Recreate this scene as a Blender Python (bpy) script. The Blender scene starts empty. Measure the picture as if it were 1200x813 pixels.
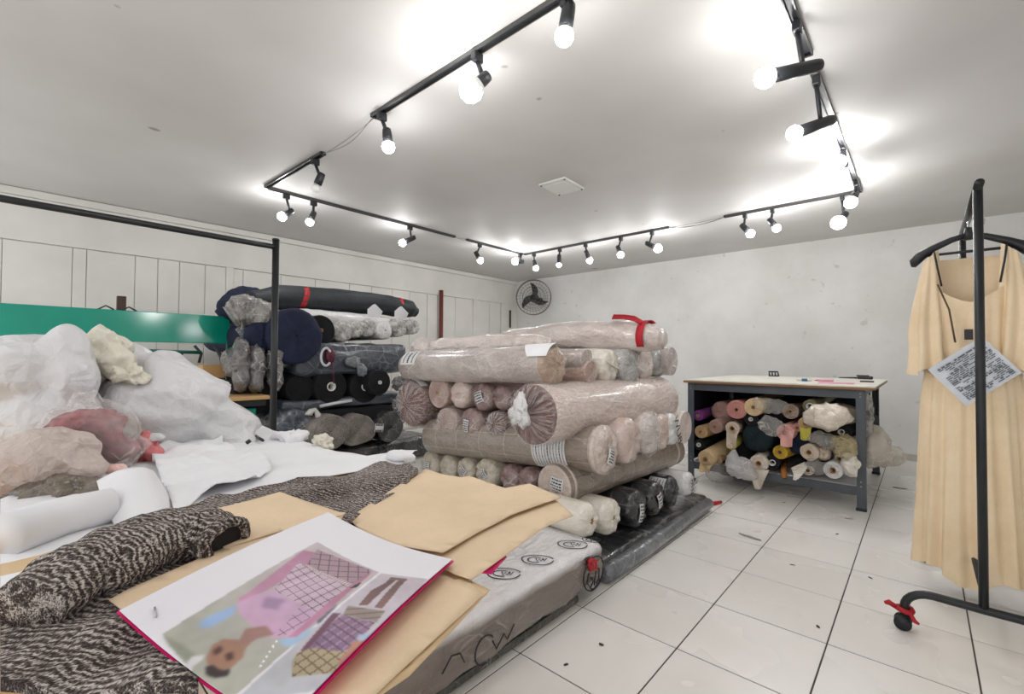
import bpy, bmesh, math, random
import numpy as np
from math import sin, cos, pi, radians, sqrt, exp
from mathutils import Vector, Matrix, noise
from mathutils.geometry import delaunay_2d_cdt

sc = bpy.context.scene
COL = sc.collection

# ---------------------------------------------------------------- camera, world, exposure
cam_data = bpy.data.cameras.new('camera')
cam_data.sensor_fit = 'HORIZONTAL'; cam_data.sensor_width = 36.0
cam_data.lens = 16.0965; cam_data.clip_start = 0.02; cam_data.clip_end = 60
cam = bpy.data.objects.new('camera', cam_data); COL.objects.link(cam)
R = ((0.74516315, 0.00921077, 0.6668186), (0.66685992, -0.01846759, -0.74495423), (0.00545293, 0.99978703, -0.01990366))
M4 = Matrix((R[0], R[1], R[2])).to_4x4(); M4.translation = (1.2036, -1.8536, 1.18206)
cam.matrix_world = M4
sc.camera = cam
world = bpy.data.worlds.new('world'); sc.world = world; world.use_nodes = True
WB = world.node_tree.nodes['Background']
WB.inputs['Color'].default_value = (1.0, 0.99, 0.985, 1); WB.inputs['Strength'].default_value = 1.15
BULB = 100.0                                     # radiance of the lit bulbs
sc.view_settings.view_transform = 'Standard'; sc.view_settings.look = 'None'
sc.view_settings.gamma = 1; sc.view_settings.use_curve_mapping = False
sc.view_settings.exposure = 0.12

# ---------------------------------------------------------------- material helpers
def lin(v):
    v /= 255.0
    return v/12.92 if v <= .04045 else ((v+.055)/1.055)**2.4
def C3(r, g, b): return (lin(r), lin(g), lin(b), 1.0)

class MT:
    def __init__(s, name):
        s.m = bpy.data.materials.new(name); s.m.use_nodes = True
        s.t = s.m.node_tree; s.b = s.t.nodes['Principled BSDF']; s.out = s.t.nodes['Material Output']
    def n(s, typ, ins=None, **pr):
        x = s.t.nodes.new('ShaderNode'+typ)
        for k, v in pr.items(): setattr(x, k, v)
        for k, v in (ins or {}).items():
            if isinstance(v, bpy.types.NodeSocket): s.t.links.new(v, x.inputs[k])
            else: x.inputs[k].default_value = v
        return x
    def set(s, **kw):
        for k, v in kw.items():
            k = k.replace('_', ' ')
            if isinstance(v, bpy.types.NodeSocket): s.t.links.new(v, s.b.inputs[k])
            else: s.b.inputs[k].default_value = v
    def coord(s, scale=(1, 1, 1), kind='Object'):
        tc = s.n('TexCoord'); mp = s.n('Mapping', {'Vector': tc.outputs[kind], 'Scale': scale}); return mp.outputs[0]
    def noise(s, vec, scale, detail=4, rough=.55, dist=0):
        return s.n('TexNoise', {'Vector': vec, 'Scale': scale, 'Detail': detail, 'Roughness': rough, 'Distortion': dist}).outputs['Fac']
    def ramp(s, fac, stops, interp='LINEAR'):
        r = s.n('ValToRGB', {'Fac': fac}); cr = r.color_ramp; cr.interpolation = interp
        while len(cr.elements) < len(stops): cr.elements.new(.5)
        for e, (p, c) in zip(cr.elements, stops):
            e.position = p; e.color = c if not isinstance(c, (int, float)) else (c, c, c, 1)
        return r.outputs[0]
    def mix(s, fac, a, b, mode='MIX'):
        x = s.n('Mix', data_type='RGBA', blend_type=mode)
        for i, v in ((0, fac), (6, a), (7, b)):
            if isinstance(v, bpy.types.NodeSocket): s.t.links.new(v, x.inputs[i])
            else: x.inputs[i].default_value = v
        return x.outputs[2]
    def math(s, op, a, b=0.0, clamp=False):
        x = s.n('Math', operation=op, use_clamp=clamp)
        for i, v in ((0, a), (1, b)):
            if isinstance(v, bpy.types.NodeSocket): s.t.links.new(v, x.inputs[i])
            else: x.inputs[i].default_value = v
        return x.outputs[0]
    def bump(s, h, strength=.3, dist=.01):
        b = s.n('Bump', {'Height': h, 'Strength': strength, 'Distance': dist}); s.set(Normal=b.outputs[0]); return b.outputs[0]

def crease(t, v, scale, warp=1.0):
    """straight-ish folds of thin plastic: returns a line mask and a faceted height"""
    nn = t.n('TexNoise', {'Vector': v, 'Scale': scale*.55, 'Detail': 2.0}).outputs['Color']
    w = t.n('VectorMath', {0: v, 1: t.n('VectorMath', {0: nn, 3: warp/scale}, operation='SCALE').outputs[0]}, operation='ADD').outputs[0]
    d1 = t.n('TexVoronoi', {'Vector': w, 'Scale': scale, 'Randomness': 1.0}, feature='DISTANCE_TO_EDGE').outputs['Distance']
    f1 = t.n('TexVoronoi', {'Vector': w, 'Scale': scale, 'Randomness': 1.0}, feature='F1').outputs['Distance']
    d2 = t.n('TexVoronoi', {'Vector': w, 'Scale': scale*2.3, 'Randomness': 1.0}, feature='DISTANCE_TO_EDGE').outputs['Distance']
    m = t.noise(v, scale*.4, 3, .6)
    msk = t.ramp(m, [(.41, 0.0), (.62, 1.0)])
    l1 = t.math('SUBTRACT', 1.0, t.math('MULTIPLY', d1, 11.0), True); l2 = t.math('SUBTRACT', 1.0, t.math('MULTIPLY', d2, 14.0), True)
    ln = t.math('MULTIPLY', t.math('MAXIMUM', l1, t.math('MULTIPLY', l2, .6)), msk)
    milk = t.ramp(t.noise(v, scale*.25, 4, .6), [(.45, 0.0), (.75, .35)])
    return t.math('MAXIMUM', t.math('POWER', ln, 1.6), milk), t.math('ADD', f1, t.math('MULTIPLY', d2, -.6))
def plain(name, col, rough=.6, metal=0.0, var=.06, vs=9.0, bump=0.0, bs=60.0, spec=.5, kind='Object'):
    t = MT(name); v = t.coord(kind=kind)
    n = t.noise(v, vs, 3)
    dark = tuple(c*(1-var*2.2) for c in col[:3])+(1,)
    lite = tuple(min(1, c*(1+var)) for c in col[:3])+(1,)
    t.set(Base_Color=t.ramp(n, [(.3, dark), (.7, lite)]), Roughness=rough, Metallic=metal)
    t.b.inputs['Specular IOR Level'].default_value = spec
    if bump: t.bump(t.noise(v, bs, 4), bump, .004)
    return t.m

def fabric(name, c1, c2, scale=220.0, rough=.85, bump=.35, film=0.0, plaid=None, fold=14.0):
    """woven cloth; film > 0 adds the milky crinkles of a tight plastic sleeve over it"""
    t = MT(name); v = t.coord()
    w = t.noise(v, scale, 3, .7); big = t.noise(v, 7.0, 4, .6)
    f = t.math('ADD', t.math('MULTIPLY', w, .6), t.math('MULTIPLY', big, .5))
    col = t.ramp(f, [(.38, c1), (.72, c2)])
    if plaid:
        s = t.n('SeparateXYZ', {'Vector': v})
        for ax, per, wd in plaid:
            if ax == 'A':
                a = t.math('ARCTAN2', s.outputs[1], s.outputs[2]); k = t.math('FRACT', t.math('MULTIPLY', a, per))
            else: k = t.math('FRACT', t.math('MULTIPLY', s.outputs[0], per))
            col = t.mix(t.math('MULTIPLY', t.math('LESS_THAN', k, wd), .28), col, C3(214, 204, 190))
    rg = rough
    h = w
    if film:
        cv = t.n('Mapping', {'Vector': v, 'Scale': (.55, 1, 1)}).outputs[0]
        ln, ht = crease(t, cv, fold)
        col = t.mix(t.math('MULTIPLY', ln, film), col, C3(238, 234, 230))
        rg = .36
        t.b.inputs['Coat Weight'].default_value = .7; t.b.inputs['Coat Roughness'].default_value = .14
        t.bump(t.math('ADD', ht, t.math('MULTIPLY', ln, .3)), .62, .02)
    else: t.bump(h, bump, .002)
    t.set(Base_Color=col, Roughness=rg)
    return t.m

def film(name, tint, lo=.08, hi=.62, scale=16.0, rough=.14, streak=None):
    """clear plastic sheet: see-through, milky where it is creased"""
    t = MT(name); v = t.coord()
    if streak == 'radial':                     # pleats running to the knot
        sp = t.n('SeparateXYZ', {'Vector': v}); an = t.math('ARCTAN2', sp.outputs[1], sp.outputs[2])
        cx = t.n('CombineXYZ', {0: t.math('MULTIPLY', an, 5.0), 1: t.math('MULTIPLY', sp.outputs[0], 9.0)}).outputs[0]
        n1 = t.noise(cx, 1.6, 4, .6, .3)
        r1 = t.math('SUBTRACT', 1.0, t.math('MULTIPLY', t.math('ABSOLUTE', t.math('SUBTRACT', n1, .5)), 13.0), True)
        rr, ht = r1, n1
        edge = .2
    else:
        rr, ht = crease(t, v, scale); edge = .45
    fac = t.math('ADD', lo, t.math('MULTIPLY', rr, hi-lo))
    lw = t.n('LayerWeight', {'Blend': .35}).outputs['Facing']
    fac = t.math('ADD', fac, t.math('MULTIPLY', t.math('POWER', lw, 2.5), edge), True)
    t.set(Base_Color=tint, Roughness=rough)
    t.bump(t.math('ADD', ht, t.math('MULTIPLY', rr, .3)), .5, .014)
    tr = t.n('BsdfTransparent')
    mx = t.n('MixShader', {0: fac, 1: tr.outputs[0], 2: t.b.outputs[0]})
    t.t.links.new(mx.outputs[0], t.out.inputs['Surface'])
    return t.m

# ---------------------------------------------------------------- mesh helpers
def link(o, parent=None, loc=None):
    COL.objects.link(o)
    if parent is not None: o.parent = parent
    if loc is not None: o.location = loc
    return o
def mesh_obj(name, verts, faces, mat, parent=None, smooth=True, loc=None, matrix=None):
    me = bpy.data.meshes.new(name); me.from_pydata([tuple(v) for v in verts], [], faces); me.update()
    if mat is not None: me.materials.append(mat)
    if smooth: me.polygons.foreach_set('use_smooth', [True]*len(me.polygons))
    o = bpy.data.objects.new(name, me); link(o, parent, loc)
    if matrix is not None: o.matrix_local = matrix
    return o
def bm_obj(name, bm, mat, parent=None, smooth=False, loc=None):
    me = bpy.data.meshes.new(name); bmesh.ops.recalc_face_normals(bm, faces=bm.faces[:]); bm.to_mesh(me); bm.free()
    if mat is not None: me.materials.append(mat)
    if smooth: me.polygons.foreach_set('use_smooth', [True]*len(me.polygons))
    o = bpy.data.objects.new(name, me); return link(o, parent, loc)
def tag(o, label=None, cat=None, group=None, kind=None):
    if label: o['label'] = label
    if cat: o['category'] = cat
    if group: o['group'] = group
    if kind: o['kind'] = kind
    return o
def empty(name, loc, label, cat, group=None, rz=0.0):
    o = bpy.data.objects.new(name, None); link(o, None, loc); o.rotation_euler = (0, 0, rz); o.empty_display_size = .05
    return tag(o, label, cat, group)
def box_bm(bm, lo, hi, bev=0.0, seg=2):
    x0, y0, z0 = lo; x1, y1, z1 = hi
    r = bmesh.ops.create_cube(bm, size=1.0, matrix=Matrix.Translation(((x0+x1)/2, (y0+y1)/2, (z0+z1)/2)) @ Matrix.Diagonal((x1-x0, y1-y0, z1-z0, 1)))
    if bev:
        es = list({e for v in r['verts'] for e in v.link_edges})
        bmesh.ops.bevel(bm, geom=es, offset=bev, segments=seg, affect='EDGES', profile=.5)
def box(name, lo, hi, mat, parent=None, bev=0.0, seg=2, smooth=False):
    bm = bmesh.new(); box_bm(bm, lo, hi, bev, seg); return bm_obj(name, bm, mat, parent, smooth)
def frame(d, up=(0, 0, 1)):
    d = Vector(d).normalized(); up = Vector(up)
    if abs(d.dot(up)) > .98: up = Vector((0, 1, 0))
    y = up.cross(d).normalized(); z = d.cross(y)
    return d, y, z
def tube_geo(path, rad, n=10, cap=True):
    path = [Vector(p) for p in path]; k = len(path)
    if not hasattr(rad, '__len__'): rad = [rad]*k
    vs, fs = [], []
    d = (path[1]-path[0]).normalized(); _, y, z = frame(d)
    for i, p in enumerate(path):
        if i == 0: t = path[1]-path[0]
        elif i == k-1: t = path[-1]-path[-2]
        else: t = (path[i+1]-path[i]).normalized()+(path[i]-path[i-1]).normalized()
        t = t.normalized(); y = (y - t*y.dot(t)).normalized(); z = t.cross(y)
        for j in range(n):
            a = 2*pi*j/n; vs.append(p+y*cos(a)*rad[i]+z*sin(a)*rad[i])
    for i in range(k-1):
        for j in range(n):
            a, b = i*n+j, i*n+(j+1) % n
            fs.append((a, b, b+n, a+n))
    if cap:
        fs.append(tuple(range(n-1, -1, -1))); fs.append(tuple(range((k-1)*n, k*n)))
    return vs, fs
def tube(name, path, rad, mat, parent=None, n=10, smooth=True):
    v, f = tube_geo(path, rad, n); return mesh_obj(name, v, f, mat, parent, smooth)
def tubes(name, paths, rad, mat, parent=None, n=6):
    V, F = [], []
    for p in paths:
        v, f = tube_geo(p, rad, n); o = len(V); V += v; F += [tuple(i+o for i in q) for q in f]
    return mesh_obj(name, V, F, mat, parent)
def lathe_geo(prof, n=24):
    """prof: (x, r) along local x"""
    vs, fs = [], []
    for x, r in prof:
        for j in range(n):
            a = 2*pi*j/n; vs.append(Vector((x, cos(a)*r, sin(a)*r)))
    for i in range(len(prof)-1):
        for j in range(n):
            a, b = i*n+j, i*n+(j+1) % n
            fs.append((a, a+n, b+n, b))
    return vs, fs
def nz(x, y, z, s=0.0): return noise.noise(Vector((x+s*3.17, y-s*1.73, z+s*.91)))
def fbm(p, f, o=4, s=0.0):
    r = 0; a = 1.0
    for _ in range(o):
        r += a*nz(p[0]*f, p[1]*f, p[2]*f, s); a *= .5; f *= 2.03
    return r
def ridge(p, f, o=3, s=0.0):
    r = 0; a = 1.0
    for _ in range(o):
        r += a*(1-abs(nz(p[0]*f, p[1]*f, p[2]*f, s))*2.4); a *= .5; f *= 2.1
    return r
def sheet(name, outline, z0, h, thick, mat, res=.03, parent=None):
    """a sheet lying over the table: outline in x, y; h(x, y) lifts it"""
    pts = [Vector((p[0], p[1])) for p in outline]
    dense = []
    for i, p in enumerate(pts):
        q = pts[(i+1) % len(pts)]; k = max(1, int((q-p).length/res))
        for j in range(k): dense.append(p.lerp(q, j/k))
    if sum(a.x*b.y-b.x*a.y for a, b in zip(dense, dense[1:]+dense[:1])) < 0: dense.reverse()
    n = len(dense)
    x0 = min(p.x for p in dense); x1 = max(p.x for p in dense); y0 = min(p.y for p in dense); y1 = max(p.y for p in dense)
    def inside(x, y):
        c = False; j = n-1
        for i in range(n):
            a, b = dense[i], dense[j]
            if (a.y > y) != (b.y > y) and x < (b.x-a.x)*(y-a.y)/(b.y-a.y)+a.x: c = not c
            j = i
        return c
    extra = []
    nx = int((x1-x0)/res)+1; ny = int((y1-y0)/res)+1
    for i in range(nx):
        for j in range(ny):
            x = x0+(i+.5+(.25 if j % 2 else -.25))*res; y = y0+(j+.5)*res
            if inside(x, y): extra.append(Vector((x, y)))
    allp = dense+extra
    vs2, es2, fs2, *_ = delaunay_2d_cdt(allp, [(i, (i+1) % n) for i in range(n)], [list(range(n))], 1, 1e-5)
    top = [Vector((p.x, p.y, z0+h(p.x, p.y))) for p in vs2]
    m = len(top)
    vs = top+[p-Vector((0, 0, thick)) for p in top]
    fs = []; cnt = {}
    for f in fs2:
        a, b, c = [vs2[i] for i in f[:3]]
        f = list(f)
        if (b-a).x*(c-a).y-(b-a).y*(c-a).x < 0: f.reverse()
        fs.append(tuple(f)); fs.append(tuple(i+m for i in reversed(f)))
        for i in range(len(f)):
            e = (f[i], f[(i+1) % len(f)]); cnt[e] = 1
    for (a, b) in list(cnt):
        if (b, a) not in cnt: fs.append((b, a, a+m, b+m))
    return mesh_obj(name, vs, fs, mat, parent)
def blob_geo(c, spheres, amp=.02, freq=6.0, seed=0.0, floor=None, sub=4, rid=True, p=7.0, sharp=1.0, detail=3, st=None):
    """lumpy closed skin round overlapping balls, creased like thin plastic"""
    bm = bmesh.new(); bmesh.ops.create_icosphere(bm, subdivisions=sub, radius=1.0)
    c = Vector(c)
    for v in bm.verts:
        d = v.co.normalized(); acc = 0.0
        for (s, r) in spheres:
            if hasattr(r, '__len__'):
                k = Vector((d.x/r[0], d.y/r[1], d.z/r[2])); o = Vector(((c[0]-s[0])/r[0], (c[1]-s[1])/r[1], (c[2]-s[2])/r[2])); rr = 1.0
            else: k = d/r; o = (c-Vector(s))/r; rr = 1.0
            A = k.dot(k); B = o.dot(k); Cc = o.dot(o)-rr
            disc = B*B-A*Cc
            if disc > 0:
                t = (-B+sqrt(disc))/A
                if t > 0: acc += t**p
        t = max(.01, acc**(1/p))
        q = c+d*t
        qs = q if st is None else Vector((q.x*st[0]+.25*nz(q.x*3, q.y*3, q.z*3, seed), q.y*st[1], (q.z+.3*q.x)*st[2]))
        dz = (ridge(qs, freq, detail, seed)-.9) if rid else fbm(q, freq, detail, seed)
        q = q+d*amp*dz*sharp
        if floor is not None and q.z < floor: q.z = floor+.002*abs(dz)
        v.co = q
    return bm
def blob(name, c, spheres, mat, parent=None, **kw):
    return bm_obj(name, blob_geo(c, spheres, **kw), mat, parent, True)
_txt = {}
def text_geo(s, size):
    """flat lettering as polygons in the x, y plane"""
    if s not in _txt:
        cu = bpy.data.curves.new('lettering', 'FONT'); cu.body = s; cu.size = 1.0; cu.resolution_u = 3; cu.align_x = 'CENTER'; cu.align_y = 'CENTER'
        o = bpy.data.objects.new('lettering', cu); COL.objects.link(o)
        dg = bpy.context.evaluated_depsgraph_get(); me = bpy.data.meshes.new_from_object(o.evaluated_get(dg))
        _txt[s] = ([v.co.copy() for v in me.vertices], [tuple(p.vertices) for p in me.polygons])
        bpy.data.objects.remove(o); bpy.data.meshes.remove(me); bpy.data.curves.remove(cu)
    v, f = _txt[s]
    return [Vector((p.x*size, p.y*size, 0)) for p in v], f

# ---------------------------------------------------------------- materials
WHITE = plain('painted_plaster', C3(228, 228, 226), .75, 0, .03, 1.3, .15, 40)
def wall_paint():
    t = MT('wall_paint'); v = t.coord()
    n = t.noise(v, 1.1, 5, .6); n2 = t.noise(v, 26, 3, .5)
    col = t.ramp(n, [(.3, C3(214, 214, 210)), (.62, C3(231, 231, 229))])
    sp = t.ramp(t.noise(v, 9, 2, .4), [(.71, 0.0), (.76, .5)])
    col = t.mix(sp, col, C3(188, 186, 180))
    t.set(Base_Color=col, Roughness=.7); t.bump(t.math('ADD', n2, t.math('MULTIPLY', n, 3)), .12, .01); return t.m
WALL = wall_paint()
def ceil_paint():
    t = MT('ceiling_paint'); v = t.coord()
    n = t.noise(v, .55, 4, .5); col = t.ramp(n, [(.3, C3(196, 193, 190)), (.6, C3(212, 210, 209))])
    sp = t.ramp(t.noise(v, 5.5, 1, .3), [(.79, 0.0), (.81, .7)])
    t.set(Base_Color=t.mix(sp, col, C3(120, 112, 104)), Roughness=.62); t.bump(n, .08, .02); return t.m
CEIL = ceil_paint()
def tile_mat():
    t = MT('floor_tile'); v = t.coord(kind='Object'); g = t.n('NewGeometry').outputs['Position']
    oi = t.n('ObjectInfo').outputs['Random']
    n = t.noise(g, 1.6, 3, .5, 0); n2 = t.noise(g, 14, 3, .6)
    col = t.ramp(n, [(.28, C3(230, 227, 222)), (.6, C3(240, 238, 234))])
    col = t.mix(t.math('MULTIPLY', oi, .14), col, C3(196, 193, 186))
    col = t.mix(t.ramp(n2, [(.72, 0.0), (.85, .15)]), col, C3(160, 150, 138))
    t.set(Base_Color=col, Roughness=t.ramp(n, [(.3, .34), (.7, .2)]))
    t.bump(n2, .04, .003); return t.m
TILE = tile_mat()
GROUT = plain('grout', C3(78, 72, 66), .9)
PLANK = plain('plank_paint', C3(226, 224, 219), .6, 0, .04, 2.0, .12, 30)
BLACK = plain('black_plastic', C3(34, 36, 40), .42)
RAILM = plain('rail_metal', C3(92, 92, 92), .35, .7)
STEEL = plain('dark_steel', C3(58, 60, 63), .45, .4)
CHROME = plain('bright_metal', C3(190, 190, 190), .25, .9)
RED = fabric('red_ribbon', C3(150, 12, 26), C3(205, 22, 42), 300, .55, .2)
PAPERW = plain('white_paper', C3(232, 232, 235), .65, 0, .025, 6)
def kraft_mat(n, c):
    t = MT(n); v = t.coord(); a = t.noise(v, 5, 4, .6); b = t.noise(v, 160, 3, .7)
    f = t.math('ADD', t.math('MULTIPLY', a, .75), t.math('MULTIPLY', b, .25))
    d = tuple(x*.84 for x in c[:3])+(1,)
    t.set(Base_Color=t.ramp(f, [(.32, d), (.65, c)]), Roughness=.7); t.bump(a, .12, .02); return t.m
KRAFT = kraft_mat('kraft_paper', C3(232, 206, 172))
KRAFT2 = kraft_mat('kraft_paper_tan', C3(220, 190, 148))
WOOD = kraft_mat('light_wood', C3(206, 168, 116))

# ---------------------------------------------------------------- room
floor_ = box('floor', (-4.96, -2.25, -.12), (2.7, 5.185, -.0025), GROUT); tag(floor_, kind='structure')
tile_bm = bmesh.new(); box_bm(tile_bm, (-.2222, -.2222, -.01), (.2222, .2222, 0), .0012, 1)
tile_me = bpy.data.meshes.new('tile'); tile_bm.to_mesh(tile_me); tile_bm.free(); tile_me.materials.append(TILE)
rnd = random.Random(4)
for i in range(-11, 6):
    for j in range(-5, 12):
        y1 = min((j+1)*.45, 5.185)
        o = bpy.data.objects.new('tile', tile_me); link(o, floor_, (i*.45+.225, (j*.45+y1)/2, rnd.uniform(-.0008, .0004)))
        if y1-j*.45 < .44: o.scale.y = (y1-j*.45)/.45
wl = box('wall_left', (-5.1, -2.3, -.12), (-4.985, 5.3, 2.72), WALL); tag(wl, kind='structure')
def strip(name, lo, hi, mat=PLANK): return box(name, lo, hi, mat, wl, .004, 1)
strip('header_board', (-4.985, -2.3, 2.222), (-4.955, 5.185, 2.63))
for a, b in ((-.075, .0), (3.95, 4.075), (4.705, 5.185)): strip('stile', (-4.985, a, 0), (-4.953, b, 2.222))
for seq in ([-2.3, -1.86, -1.40, -1.299, -.922, -.729, -.535, -.289, -.075], [0, .107, .55, 1.0, 1.504, 1.86, 2.222, 2.55, 2.885], [2.905, 3.12, 3.52, 3.95]):
    for a, b in zip(seq[:-1], seq[1:]): strip('plank', (-4.985, a+.0025, 0), (-4.966-rnd.uniform(0, .003), b-.0025, 2.216))
for a, b in ((4.078, 4.39), (4.39, 4.7)): strip('plank', (-4.985, a+.002, 0), (-4.97, b-.002, 2.19))
t1 = box('trim_1', (-4.985, -2.3, 2.632), (-4.93, 5.18, 2.7), PLANK, None, .006, 1); tag(t1, kind='structure')
wb = box('wall_back', (-4.985, 5.185, -.12), (2.82, 5.3, 2.72), WALL); tag(wb, kind='structure')
wr = box('wall_right', (2.7, -2.3, -.12), (2.82, 5.185, 2.72), WALL); tag(wr, kind='structure')
ce = box('ceiling', (-5.1, -2.3, 2.704), (2.82, 5.3, 2.82), CEIL); tag(ce, kind='structure')
bb = box('baseboard_back', (-4.95, 5.165, 0), (2.7, 5.185, .075), plain('baseboard_tile', C3(196, 190, 182), .4), None, .003, 1); tag(bb, kind='structure')

# ---------------------------------------------------------------- lighting tracks, wires, lamps
def rail(label, a, b):
    a = Vector(a); b = Vector(b); L = (b-a).length
    o = empty('lighting_track', ((a+b)/2).to_tuple(), label, 'light track', 'ceiling lighting tracks', math.atan2(b.y-a.y, b.x-a.x))
    for s in (-1, 1): box('track_side', (-L/2, s*.017-.003, -.011), (L/2, s*.017+.003, .011), RAILM, o)
    box('track_base', (-L/2, -.014, .003), (L/2, .014, .011), BLACK, o)
    for s in (-1, 1): box('end_cap', (s*L/2-.008, -.021, -.0125), (s*L/2+.008, .021, .011), BLACK, o, .002, 1)
    return o
ZR = 2.692
rail('long grey track run at the upper left, carrying the big glaring bulb', (-1.362, -.308, ZR), (1.6, -.30, ZR))
rail('short track piece left of the dangling wire, carrying one unlit lamp', (-3.17, -.285, ZR), (-2.125, -.27, ZR))
rail('track along the left planked wall, near section with three lamps', (-3.19, -.255, ZR), (-3.20, 1.958, ZR))
rail('track along the left planked wall, far section ending in the back corner', (-3.19, 2.166, ZR), (-3.19, 3.27, ZR))
rail('track along the back wall above the fan, left section with five lamps', (-3.17, 3.31, ZR), (-.984, 3.31, ZR))
rail('track along the back wall, right section with three lamps', (-.36, 3.31, ZR), (.76, 3.31, ZR))
rail('track over the work table on the right, running toward the camera', (.795, 3.32, ZR), (.795, 1.0, ZR))
rail('track at the upper right edge, nearest the viewer on that side', (.795, .80, ZR), (.795, -.9, ZR))
WIRE = plain('wire', C3(150, 146, 140), .6)
def wire(label, pts2):
    o = None
    paths = []
    for a, b, sag, side in pts2:
        a = Vector(a); b = Vector(b); pth = []
        for i in range(13):
            u = i/12; p = a.lerp(b, u); p.z -= sag*4*u*(1-u); p.y += side*sin(pi*u); p.x += side*.6*sin(2*pi*u); pth.append(p)
        paths.append(pth)
    o = tubes('cable', paths, .0028, WIRE); tag(o, label, 'cable', 'cables bridging the tracks'); return o
wire('two thin cables dangling between the upper left tracks', [((-2.12, -.27, 2.69), (-1.362, -.31, 2.69), .03, .03), ((-2.12, -.27, 2.69), (-1.36, -.30, 2.69), .05, -.03)])
wire('thin cable bridging the gap in the left wall track', [((-3.20, 1.958, 2.69), (-3.19, 2.166, 2.69), .015, .01), ((-3.20, 1.958, 2.69), (-3.19, 2.166, 2.69), .005, -.012)])
wire('loose cables bridging the gap in the back wall track', [((-.984, 3.31, 2.69), (-.36, 3.31, 2.69), .02, .05), ((-.984, 3.31, 2.69), (-.36, 3.31, 2.69), .045, -.03), ((-.984, 3.31, 2.69), (-.36, 3.31, 2.69), .01, .0)])

def bulb_mat(name, s):
    m = bpy.data.materials.new(name); m.use_nodes = True; t = m.node_tree
    b = t.nodes['Principled BSDF']; b.inputs['Base Color'].default_value = (.9, .9, .88, 1); b.inputs['Roughness'].default_value = .3
    b.inputs['Emission Color'].default_value = (1.0, .995, .99, 1); b.inputs['Emission Strength'].default_value = s
    return m
LIT = bulb_mat('lit_bulb', BULB); UNLIT = bulb_mat('unlit_bulb', 0.0)
NECK = plain('bulb_neck', C3(206, 206, 204), .4)
def lamp(label, a, b, rb, h=None, lit=True):
    """a: where it clips into the track, b: bulb centre, h: rear end of the tubular head"""
    a = Vector(a); b = Vector(b)
    if h is None:
        d = (a-b).normalized(); h = b+d*.145+Vector((.012, .006, 0))
    h = Vector(h); ax = (h-b).normalized()
    o = empty('track_lamp', (a.x, a.y, 2.68), label, 'lamp', 'lamps on the ceiling tracks')
    base = Vector((a.x, a.y, 2.68))
    def put(x): return Vector(x)-base
    q = h.lerp(b, .32)                                        # pivot on the head
    box('adapter', (-.016, -.03, -.045), (.016, .03, .004), BLACK, o, .004, 1)
    p0 = Vector((0, 0, -.045)); p1 = put(q)
    side = Vector((.03, 0, 0)) if abs(ax.x) < .7 else Vector((0, .03, 0))
    if (p1-p0).length < .05: p1 = p0+Vector((0, 0, -.02))
    tube('arm', [p0+Vector((0, 0, .01)), p0.lerp(p1, .55)+Vector((0, 0, .008)), p1], [.011, .012, .010], BLACK, o, 8)
    d, y, z = frame(ax)
    L = (h-b).length
    mt = Matrix((d, y, z)).transposed().to_4x4()
    prof = [(L, .0), (L, .019), (L-.006, .026), (L-.03, .029), (L*.55, .030), (rb*.95, .030), (rb*.95, .022), (rb*.95, 0)]
    v, f = lathe_geo(prof, 18); mm = mt.copy(); mm.translation = put(b)
    mesh_obj('lamp_head', [mm @ p for p in v], f, BLACK, o)
    v, f = lathe_geo([(rb*1.35, .0), (rb*1.35, .02), (rb*.8, rb*.62), (rb*.55, rb*.80)], 16)
    mesh_obj('bulb_neck', [mm @ p for p in v], f, NECK, o)
    bm = bmesh.new(); bmesh.ops.create_icosphere(bm, subdivisions=2, radius=rb, matrix=Matrix.Translation(put(b)))
    bm_obj('bulb', bm, LIT if lit else UNLIT, o, True)
    return o
lamp('large glaring globe lamp on the upper left track, pointing at the viewer', (-.425, -.305, 2.66), (-.418, -.351, 2.472), .058, (-.345, -.30, 2.545))
lamp('lamp at the dangling-wire end of the upper left track', (-1.275, -.305, 2.66), (-1.269, -.26, 2.484), .04, (-1.275, -.27, 2.60))
lamp('unlit lamp with a white bulb on the short left track', (-2.246, -.272, 2.66), (-2.248, -.264, 2.458), .036, (-2.205, -.235, 2.575), False)
lamp('lamp on the left wall track nearest the track corner', (-3.20, -.101, 2.66), (-3.271, -.110, 2.483), .042, (-3.24, -.02, 2.56))
lamp('second lamp along the left wall track, just past the corner one', (-3.20, .157, 2.66), (-3.25, .143, 2.483), .038, (-3.22, .175, 2.59))
lamp('slanting lamp alone in the middle of the left wall track', (-3.20, 1.283, 2.66), (-3.28, 1.24, 2.49), .042, (-3.20, 1.36, 2.57))
lamp('lamp just past the gap in the left wall track', (-3.19, 2.397, 2.66), (-3.20, 2.42, 2.464), .042, (-3.22, 2.34, 2.575))
lamp('bright lamp in the far corner where two tracks meet', (-3.19, 3.22, 2.66), (-3.196, 3.12, 2.56), .05, (-3.13, 3.24, 2.565))
lamp('first lamp right of the far track corner, above the fan', (-3.0, 3.31, 2.66), (-3.002, 3.36, 2.475), .042, (-3.01, 3.32, 2.59))
lamp('small straight lamp, second from the corner on the back track', (-2.537, 3.31, 2.66), (-2.548, 3.307, 2.452), .034, (-2.545, 3.31, 2.60))
lamp('third lamp from the corner on the back track', (-2.115, 3.31, 2.66), (-2.092, 3.374, 2.466), .042, (-2.11, 3.30, 2.59))
lamp('fourth lamp from the corner on the back track', (-1.597, 3.31, 2.66), (-1.60, 3.311, 2.46), .042, (-1.645, 3.31, 2.58))
lamp('tilted lamp at the loose-cable end of the left back track', (-1.184, 3.31, 2.66), (-1.133, 3.359, 2.477), .05, (-1.27, 3.31, 2.56))
lamp('first lamp after the gap in the back track', (-.161, 3.31, 2.66), (-.116, 3.339, 2.473), .042, (-.20, 3.31, 2.58))
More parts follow.
